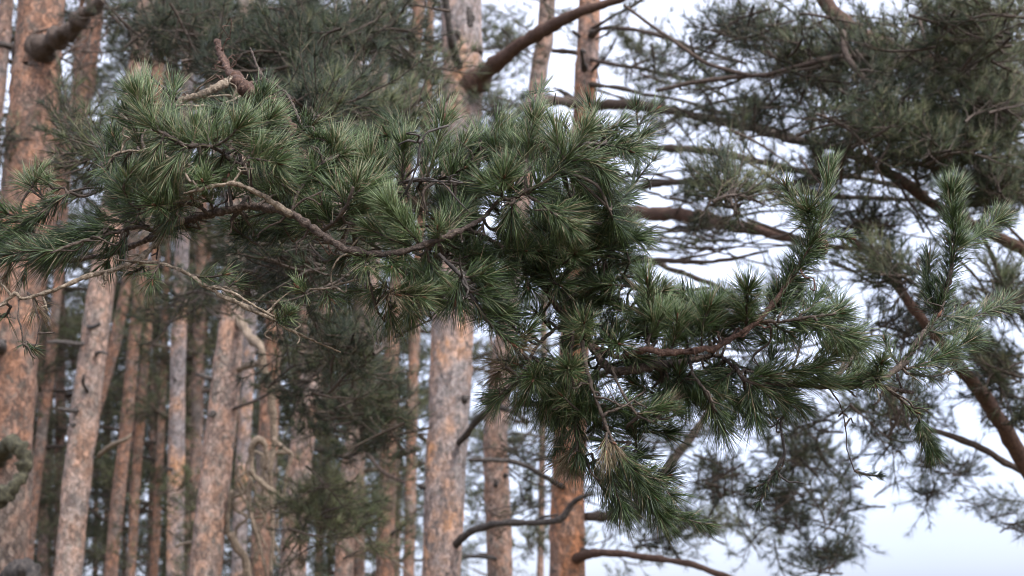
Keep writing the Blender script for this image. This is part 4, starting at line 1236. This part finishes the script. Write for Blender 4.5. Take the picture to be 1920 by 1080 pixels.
ns(T(780, 464, 735, 450, 695, 430), 'main', 180, 0.0, tint=0.5, tipfrac=0.2, L=0.055)
ns(T(820, 450, 821, 432), 'main', 100, -0.03, tint=0.5)
ns(T(840, 442, 865, 400), 'main', 130, 0.03, tint=0.42)
ns(T(800, 400, 790, 375), 'mid_c', 70, 0.04, kind=DRY)
ns(T(770, 395, 800, 385), 'mid_c', 60, 0.04, kind=DRY)
ns(T(690, 475, 685, 500), 'main', 120, -0.04, tint=0.5, droop=0.2)
ns(T(720, 475, 735, 500), 'main', 120, -0.03, tint=0.45, droop=0.2)
ns(T(760, 473, 775, 510), 'main', 130, 0.0, tint=0.4, droop=0.2)
ns(T(800, 465, 815, 510), 'main', 130, 0.0, tint=0.35, droop=0.2)
ns(T(740, 548, 765, 552, 788, 556), 'low_star', 170, -0.02, tint=0.55, L=0.05)
ns(T(735, 545, 742, 552), 'low_star', 26, -0.02, kind=TAN, L=0.04)
ns(T(720, 530, 700, 550), 'low_star', 90, 0.02, tint=0.4, droop=0.2)
ns(T(770, 560, 775, 590), 'low_star', 130, 0.03, tint=0.4, droop=0.3)
ns(T(725, 555, 735, 590), 'low_star', 90, 0.03, tint=0.4, droop=0.3)
ns(T(800, 540, 830, 530), 'low_star', 130, 0.04, tint=0.4)
# --- centre right
ns(T(940, 374, 942, 350, 945, 334), 'right_a', 190, -0.05, tint=0.45, L=0.056)
ns(T(945, 372, 915, 350), 'right_a', 110, 0.0, tint=0.4)
ns(T(960, 375, 960, 410), 'right_a', 110, 0.0, tint=0.35, droop=0.35)
ns(T(990, 362, 1030, 335, 1062, 305), 'right_a', 260, 0.0, tint=0.35, tipfrac=0.1, spread=(0.8, 1.4))
ns(T(1055, 310, 1080, 275, 1097, 245), 'right_a', 230, 0.0, tint=0.55, L=0.052)
ns(T(1060, 305, 1045, 270, 1043, 248), 'right_a', 150, 0.0, tint=0.55)
ns(T(1070, 300, 1105, 300, 1130, 318), 'right_a', 170, 0.0, tint=0.42)
ns(T(1050, 318, 1085, 335, 1100, 355), 'right_a', 150, 0.02, tint=0.35, droop=0.2)
ns(T(987, 300, 992, 260, 1002, 225), 'right_b', 190, 0.0, tint=0.55, L=0.05)
ns(T(988, 310, 965, 275), 'right_b', 130, 0.02, tint=0.5)
ns(T(990, 320, 1015, 285), 'right_b', 120, 0.02, tint=0.5)
ns(T(985, 330, 955, 315), 'right_b', 120, 0.02, tint=0.42)
ns(T(1000, 215, 1005, 190, 1015, 168), 'right_b', 80, 0.2, tint=0.3)
ns(T(1000, 374, 1025, 388, 1050, 407), 'right_d', 200, -0.02, tint=0.4, droop=0.45, L=0.055)
ns(T(1040, 402, 1070, 425), 'right_d', 150, 0.0, tint=0.5, droop=0.15)
ns(T(1030, 395, 1075, 395), 'right_d', 130, 0.03, tint=0.45)
ns(T(1140, 335, 1143, 365, 1148, 395), 'right_a', 170, 0.1, tint=0.2, droop=0.35)
ns(T(1145, 395, 1170, 370), 'right_a', 120, 0.1, tint=0.3)
ns(T(1145, 400, 1165, 430), 'right_a', 120, 0.1, tint=0.2, droop=0.3)
ns(T(1030, 500, 1055, 495, 1078, 476), 'core', 190, -0.12, tint=0.52, L=0.054)
ns(T(1010, 520, 1050, 535), 'core', 150, -0.08, tint=0.4)
ns(T(960, 480, 985, 470), 'core', 140, -0.1, tint=0.4)
ns(T(940, 465, 950, 500), 'core', 140, -0.1, tint=0.3, droop=0.2)
ns(T(980, 505, 990, 540), 'core', 140, -0.1, tint=0.35, droop=0.2)
ns(T(900, 445, 910, 485), 'core', 140, -0.08, tint=0.25, droop=0.2)
ns(T(1080, 500, 1115, 470), 'core', 140, -0.02, tint=0.4)
ns(T(1090, 540, 1130, 520), 'core', 140, 0.02, tint=0.35)
ns(T(1060, 450, 1100, 440), 'core', 140, 0.02, tint=0.42)
ns(T(920, 430, 955, 425), 'main', 120, 0.03, tint=0.35)
ns(T(1150, 470, 1175, 500), 'core', 120, 0.15, tint=0.2, droop=0.2)
ns(T(1150, 440, 1190, 420), 'core', 110, 0.15, tint=0.3)
# low centre: the dark twig
ns(T(885, 560, 920, 608, 958, 642), 'dark_low', 180, 0.0, tint=0.2, tipfrac=0.1, L=0.035)
ns(T(955, 640, 975, 655), 'dark_low', 60, -0.02, kind=DRY, L=0.04)
ns(T(862, 516, 855, 560), 'dark_low', 130, 0.0, tint=0.28, droop=0.3)
ns(T(880, 545, 920, 560), 'dark_low', 140, 0.0, tint=0.3)
ns(T(870, 520, 905, 520), 'dark_low', 130, 0.0, tint=0.3)
ns(T(910, 600, 940, 590), 'dark_low', 90, 0.0, tint=0.25)
ns(T(960, 640, 990, 620), 'dark_low', 70, 0.0, tint=0.3, L=0.04)
# --- stars right of the trunk
ns(T(1095, 650, 1095, 625, 1096, 607), 'core', 190, -0.13, tint=0.45, L=0.055)
ns(T(1060, 700, 1066, 692), 'droop_b', 180, -0.08, tint=0.45, L=0.055)
ns(T(1110, 640, 1080, 620), 'core', 110, -0.03, tint=0.4)
ns(T(1010, 690, 1000, 712), 'left_fan', 150, -0.05, tint=0.38)
ns(T(980, 695, 960, 730, 935, 745), 'left_fan', 190, 0.0, tint=0.38, L=0.05)
ns(T(1000, 670, 1030, 690), 'left_fan', 130, -0.03, tint=0.4)
ns(T(965, 705, 945, 690, 930, 702), 'left_fan', 90, 0.03, kind=DRY, droop=0.3)
ns(T(950, 690, 935, 675), 'left_fan', 70, 0.05, kind=DRY, droop=0.2)
ns(T(990, 700, 985, 740), 'left_fan', 110, 0.0, tint=0.3, droop=0.3)
ns(T(1025, 710, 1025, 760), 'droop_b', 120, 0.0, tint=0.3, droop=0.3)
ns(T(1140, 660, 1160, 645), 'core', 130, -0.08, tint=0.35)
ns(T(1160, 640, 1200, 625), 'sharp_right', 120, 0.0, tint=0.38)
ns(T(1210, 640, 1240, 592), 'sharp_right', 130, -0.02, kind=PALE, tint=0.6)
ns(T(1170, 660, 1195, 670), 'sharp_right', 90, -0.03, tint=0.35)
ns(T(1125, 690, 1110, 720), 'core', 130, -0.02, tint=0.35, droop=0.2)
ns(T(1260, 650, 1270, 600), 'sharp_right', 140, -0.02, tint=0.45)
ns(T(1225, 620, 1225, 600), 'sharp_right', 100, 0.0, tint=0.45)
ns(T(1290, 655, 1285, 610), 'sharp_right', 120, 0.02, tint=0.4)
ns(T(1316, 655, 1317, 615, 1330, 575), 'sharp_right', 210, -0.02, tint=0.42, L=0.05)
ns(T(1350, 640, 1345, 600), 'sharp_right', 120, 0.0, tint=0.38)
ns(T(1400, 612, 1400, 575, 1401, 546), 'sharp_right', 260, -0.06, tint=0.42, L=0.06)
ns(T(1415, 600, 1375, 570), 'sharp_right', 130, 0.0, tint=0.35)
ns(T(1430, 592, 1400, 590, 1370, 595), 'sharp_right', 120, 0.02, tint=0.35)
ns(T(1440, 585, 1490, 512, 1528, 448), 'sharp_right', 520, 0.0, tint=0.3, tipfrac=0.06, spread=(0.95, 1.5), L=0.055)
ns(T(1450, 575, 1490, 515, 1520, 460), 'sharp_right', 300, 0.0, tint=0.35, tipfrac=0.05, spread=(1.1, 1.6), L=0.05)
ns(T(1530, 440, 1520, 415, 1515, 395), 'sharp_right', 190, -0.06, tint=0.45, L=0.055)
ns(T(1528, 445, 1500, 400, 1474, 350), 'sharp_right', 240, 0.0, tint=0.45, tipfrac=0.2, L=0.045)
ns(T(1536, 435, 1548, 375, 1554, 320), 'sharp_right', 260, 0.0, tint=0.42, tipfrac=0.2, L=0.042, spread=(0.4, 0.9))
ns(T(1536, 440, 1560, 442, 1590, 446), 'sharp_right', 110, 0.0, tint=0.4, L=0.03)
ns(T(1470, 602, 1520, 596, 1572, 588), 'tail_side', 320, 0.0, tint=0.35, tipfrac=0.25, L=0.055)
ns(T(1490, 600, 1540, 618, 1585, 632), 'tail_side', 210, 0.0, tint=0.4, droop=0.2)
ns(T(1530, 600, 1570, 620, 1605, 636), 'tail_side', 150, 0.02, tint=0.45)
ns(T(1460, 595, 1480, 570), 'tail_side', 110, 0.04, tint=0.3)
ns(T(1500, 590, 1530, 560), 'tail_side', 120, 0.03, tint=0.3)
ns(T(1450, 605, 1480, 625), 'tail_side', 100, 0.0, tint=0.35, droop=0.2)
# --- long right limb
ns(T(1400, 712, 1460, 700, 1530, 690), 'core', 300, -0.03, tint=0.42, tipfrac=0.15, spread=(0.4, 0.9))
ns(T(1490, 712, 1530, 690, 1560, 668), 'core', 190, 0.0, tint=0.48, L=0.048)
ns(T(1460, 720, 1540, 715), 'core', 130, 0.0, tint=0.4, spread=(0.3, 0.9))
ns(T(1410, 718, 1440, 735, 1470, 748), 'core', 190, 0.0, tint=0.35, droop=0.2)
ns(T(1405, 716, 1410, 750, 1416, 780), 'core', 180, -0.01, tint=0.28, droop=0.2)
ns(T(1380, 692, 1350, 715), 'core', 130, -0.02, tint=0.35, droop=0.2)
ns(T(1300, 702, 1320, 735, 1345, 772), 'droop_d', 200, 0.0, tint=0.3, droop=0.2)
ns(T(1275, 690, 1280, 720, 1290, 750), 'core', 170, -0.02, tint=0.35, droop=0.2)
ns(T(1250, 700, 1245, 740), 'core', 120, 0.0, tint=0.35, droop=0.2)
ns(T(1340, 700, 1365, 735, 1385, 760), 'core', 180, -0.02, tint=0.32, droop=0.2)
ns(T(1330, 745, 1340, 775, 1355, 800), 'droop_d', 140, 0.02, tint=0.25, droop=0.2)
ns(T(1320, 690, 1360, 700), 'core', 130, -0.02, tint=0.38)
ns(T(1560, 727, 1600, 715, 1640, 705), 'core', 260, 0.0, tint=0.35, L=0.036, tipfrac=0.1)
ns(T(1590, 726, 1625, 712), 'core', 80, 0.0, tint=0.4, L=0.032)
ns(T(1650, 712, 1652, 682), 'right_tail', 130, -0.02, tint=0.42, L=0.042)
ns(T(1660, 712, 1640, 720), 'right_tail', 70, -0.03, tint=0.4, L=0.036)
ns(T(1690, 685, 1725, 642, 1758, 594), 'right_tail', 90, 0.0, tint=0.25, L=0.02, tipfrac=0.0)
ns(T(1758, 592, 1778, 520, 1792, 455), 'right_tail', 460, 0.0, tint=0.2, tipfrac=0.05, L=0.045, spread=(0.7, 1.3))
ns(T(1792, 460, 1786, 410, 1784, 358), 'right_tail', 430, 0.0, tint=0.4, tipfrac=0.25, L=0.048)
ns(T(1758, 592, 1740, 540, 1742, 485), 'right_tail', 380, 0.04, tint=0.25, tipfrac=0.1, L=0.042)
ns(T(1790, 470, 1830, 445, 1872, 412), 'right_tail', 330, 0.05, tint=0.4, tipfrac=0.2, L=0.045)
ns(T(1762, 592, 1820, 595, 1885, 570), 'right_tail', 340, 0.2, tint=0.4, tipfrac=0.3, L=0.05)
ns(T(1700, 692, 1760, 672, 1822, 636), 'right_tail', 360, 0.05, tint=0.34, tipfrac=0.15, L=0.042)
ns(T(1700, 700, 1750, 705, 1800, 690), 'right_tail', 130, 0.15, tint=0.3, L=0.04)
ns(T(1722, 780, 1732, 810, 1750, 848), 'droop_tail', 400, 0.0, tint=0.32, tipfrac=0.05, L=0.036, spread=(0.4, 0.85), droop=0.1)
ns(T(1690, 750, 1715, 770), 'droop_tail', 50, 0.0, tint=0.3, L=0.03)
ns(T(1545, 726, 1580, 712, 1612, 700), 'core', 150, 0.02, tint=0.35, L=0.04)
ns(T(1440, 720, 1470, 735, 1500, 760), 'core', 170, 0.02, tint=0.3, droop=0.2)
ns(T(1690, 690, 1668, 660, 1660, 640), 'right_tail', 110, 0.03, tint=0.3, L=0.036)
ns(T(1740, 620, 1780, 625, 1815, 610), 'right_tail', 220, 0.08, tint=0.34, L=0.04)
ns(T(1602, 882, 1625, 890, 1648, 892), 'thin_hang', 110, 0.0, tint=0.05, L=0.017, bud=False)
ns(T(1460, 878, 1445, 900, 1412, 915), 'hang_right', 120, 0.0, tint=0.05, bud=False, L=0.020)
ns(T(1440, 900, 1430, 930, 1424, 940), 'hang_right', 80, 0.0, tint=0.05, bud=False, L=0.018)
ns(T(1470, 850, 1460, 885), 'hang_right', 36, 0.0, tint=0.05, bud=False, L=0.014)
# --- drooping centre
ns(T(1150, 832, 1185, 885, 1225, 930), 'droop_a', 330, 0.0, tint=0.28, tipfrac=0.1, droop=0.15)
ns(T(1215, 925, 1270, 968, 1325, 984), 'droop_a', 260, 0.0, tint=0.32, tipfrac=0.12, L=0.034)
ns(T(1180, 880, 1210, 930, 1240, 970), 'droop_a', 210, 0.0, tint=0.32, droop=0.1)
ns(T(1140, 840, 1145, 890, 1165, 950), 'droop_a', 260, 0.0, tint=0.26, droop=0.15)
ns(T(1110, 850, 1120, 900, 1150, 940), 'droop_b', 200, 0.02, tint=0.3, droop=0.1)
ns(T(1170, 870, 1220, 890, 1260, 930), 'droop_a', 180, 0.02, tint=0.4)
ns(T(1138, 812, 1136, 846), 'droop_a', 60, -0.03, kind=DRY, droop=0.3, L=0.045, spread=(0.1, 0.45))
ns(T(1135, 815, 1150, 830), 'droop_a', 60, -0.02, kind=DRY, droop=0.8, L=0.045)
ns(T(1080, 760, 1078, 810, 1085, 850), 'droop_b', 220, 0.0, tint=0.25, droop=0.3)
ns(T(1070, 720, 1050, 770), 'droop_b', 170, 0.0, tint=0.3, droop=0.3)
ns(T(1090, 720, 1110, 760), 'droop_b', 150, 0.0, tint=0.35, droop=0.2)
ns(T(1060, 780, 1050, 820), 'droop_b', 120, 0.03, tint=0.25, droop=0.3)
ns(T(1078, 840, 1055, 862), 'droop_b', 80, 0.02, kind=DRY)
ns(T(1090, 850, 1075, 880), 'droop_b', 70, 0.02, kind=DRY)
ns(T(1090, 760, 1120, 790), 'droop_b', 120, 0.03, tint=0.3, droop=0.2)
ns(T(1150, 770, 1190, 760), 'droop_a', 80, 0.05, tint=0.4)
ns(T(1195, 776, 1225, 770, 1250, 760), 'droop_c', 120, 0.0, tint=0.4, L=0.04)
ns(T(1215, 788, 1250, 785, 1270, 775), 'droop_c', 110, 0.03, tint=0.35, L=0.04)
ns(T(1240, 775, 1270, 750), 'droop_c', 70, 0.04, kind=DRY, L=0.035)
# --- under the left limb
ns(T(345, 512, 385, 520, 420, 515), 'under_left', 80, -0.03, tint=0.48, L=0.04)
ns(T(300, 495, 285, 525), 'under_left', 60, -0.02, tint=0.45, L=0.04)
ns(T(515, 605, 530, 598, 541, 590), 'under_left', 130, -0.03, tint=0.48, L=0.04)
ns(T(270, 492, 250, 510), 'lower_left', 50, -0.02, tint=0.4, L=0.035)
ns(T(400, 540, 440, 530), 'under_left', 50, 0.03, tint=0.4, L=0.035)
ns(T(60, 556, 70, 575), 'lower_left', 40, 0.0, kind=DRY, droop=0.6, L=0.045)
ns(T(50, 640, 60, 652), 'hang_b', 60, 0.0, tint=0.1, droop=0.1, L=0.022)
ns(T(20, 575, -10, 590), 'lower_left', 60, 0.0, tint=0.3)
ns(T(20, 490, 10, 520), 'main', 50, 0.0, kind=DRY, L=0.04, droop=0.4)
ns(T(60, 490, 45, 515), 'main', 40, 0.0, tint=0.15, L=0.03, droop=0.4)
ns(T(578, 545, 560, 540), 'low_mid', 60, -0.02, tint=0.5, L=0.045)
ns(T(610, 540, 620, 560), 'low_mid', 60, 0.0, tint=0.4, L=0.04)
ns(T(718, 598, 745, 560), 'low_twig', 40, 0.0, tint=0.45, L=0.045)
# far upright shoot, a little out of focus
ns(T(1196, 330, 1198, 260, 1193, 200), 'far_shoot', 130, 0.0, tint=0.2, L=0.05)
ns(T(1180, 360, 1225, 300), 'far_shoot', 80, 0.0, tint=0.3)
ns(T(1195, 240, 1230, 205), 'far_shoot', 70, 0.0, tint=0.35, L=0.05)

# --- fill: more shoots a little deeper inside the dense parts
FILL = [
    ((230, 200), (560, 370), 22, 2.12, 2.3, 0.3),
    ((190, 310), (420, 440), 20, 2.12, 2.28, 0.28),
    ((560, 260), (860, 460), 39, 2.14, 2.34, 0.3),
    ((830, 250), (1140, 480), 39, 2.12, 2.34, 0.28),
    ((700, 450), (900, 600), 20, 2.08, 2.3, 0.28),
    ((860, 440), (1190, 560), 36, 2.1, 2.32, 0.28),
    ((950, 540), (1130, 640), 9, 2.16, 2.3, 0.22),
    ((1000, 640), (1140, 800), 22, 2.1, 2.25, 0.28),
    ((1150, 570), (1420, 650), 20, 2.08, 2.25, 0.3),
    ((1220, 680), (1440, 770), 20, 2.1, 2.25, 0.28),
    ((1080, 800), (1200, 920), 9, 2.06, 2.15, 0.25),
    ((430, 360), (620, 460), 20, 2.2, 2.5, 0.2),
    ((1040, 230), (1150, 560), 24, 2.12, 2.36, 0.3),
    ((1180, 560), (1600, 700), 14, 2.12, 2.3, 0.3),
]
for (x0, y0), (x1, y1), cnt, da, db, tn in FILL:
    for q in range(cnt):
        x, y = random.uniform(x0, x1), random.uniform(y0, y1)
        a = random.uniform(-0.4, math.pi + 0.4)
        l = random.uniform(35, 75)
        d = random.uniform(da, db)
        ns([(x, y), (x + l * 0.55 * math.cos(a) + random.uniform(-6, 6), y - l * 0.5 * math.sin(a)), (x + l * math.cos(a), y - l * math.sin(a))], None, random.randint(100, 150), random.uniform(-0.05, 0.05), depth=d,
           tint=tn + random.uniform(-0.1, 0.2), droop=random.choice((0, 0, 0.2)), kind=GREEN)

SHOOTS.sort(key=lambda s: -s[0])
KEEP = 100
for size, k, mb, kind in SHOOTS[:KEEP]:
    o = mb.build('needle_shoot', [M_TWIG, M_NEEDLE, M_BUD], branch_obj[k], NEAR_BASE)
    if kind == DRY:
        o['label'] = 'dry brown needle shoot'
    elif kind == TAN:
        o['label'] = 'bleached straw coloured needle shoot'
rest = MB()
for size, k, mb, kind in SHOOTS[KEEP:]:
    rest.merge(mb)
ro = rest.build('needle_shoot', [M_TWIG, M_NEEDLE, M_BUD], N, NEAR_BASE)
ro['kind'] = 'stuff'


# cones on the bough
def cone(px, py, d, ang, length, r, key):
    mb = MB()
    c = P(px, py, d)
    a = RIGHT * math.cos(ang) + UP * math.sin(ang)
    s1 = FWD
    s2 = np.cross(a, s1)
    tube(mb, [(*(c - a * length * 0.5), r * 0.35), (*(c - a * length * 0.3), r * 0.8), (*c, r * 0.85), (*(c + a * length * 0.3), r * 0.55), (*(c + a * length * 0.5), r * 0.15)], 0.004, 10, 0.05)
    for q in range(60):
        f = q / 60
        rr = r * (0.5 + 0.55 * math.sin(min(1, f * 1.3 + 0.12) * math.pi * 0.62)) * (1 - f ** 3 * 0.7)
        th = q * 2.39996
        o = s1 * math.cos(th) + s2 * math.sin(th)
        b = c + a * length * (f - 0.5) + o * rr * 0.6
        tube(mb, [(*b, r * 0.2), (*(b + o * rr * 0.35 + a * 0.001), r * 0.24), (*(b + o * rr * 0.55 + a * 0.003), r * 0.1)], 0.003, 5, 0.1)
    mb.build('cone', [M_CONE], branch_obj[key], NEAR_BASE)


cone(1541, 460, 2.07, -1.3, 0.024, 0.0085, 'sharp_right')
print('shoots', len(SHOOTS), 'objects', len(bpy.data.objects))
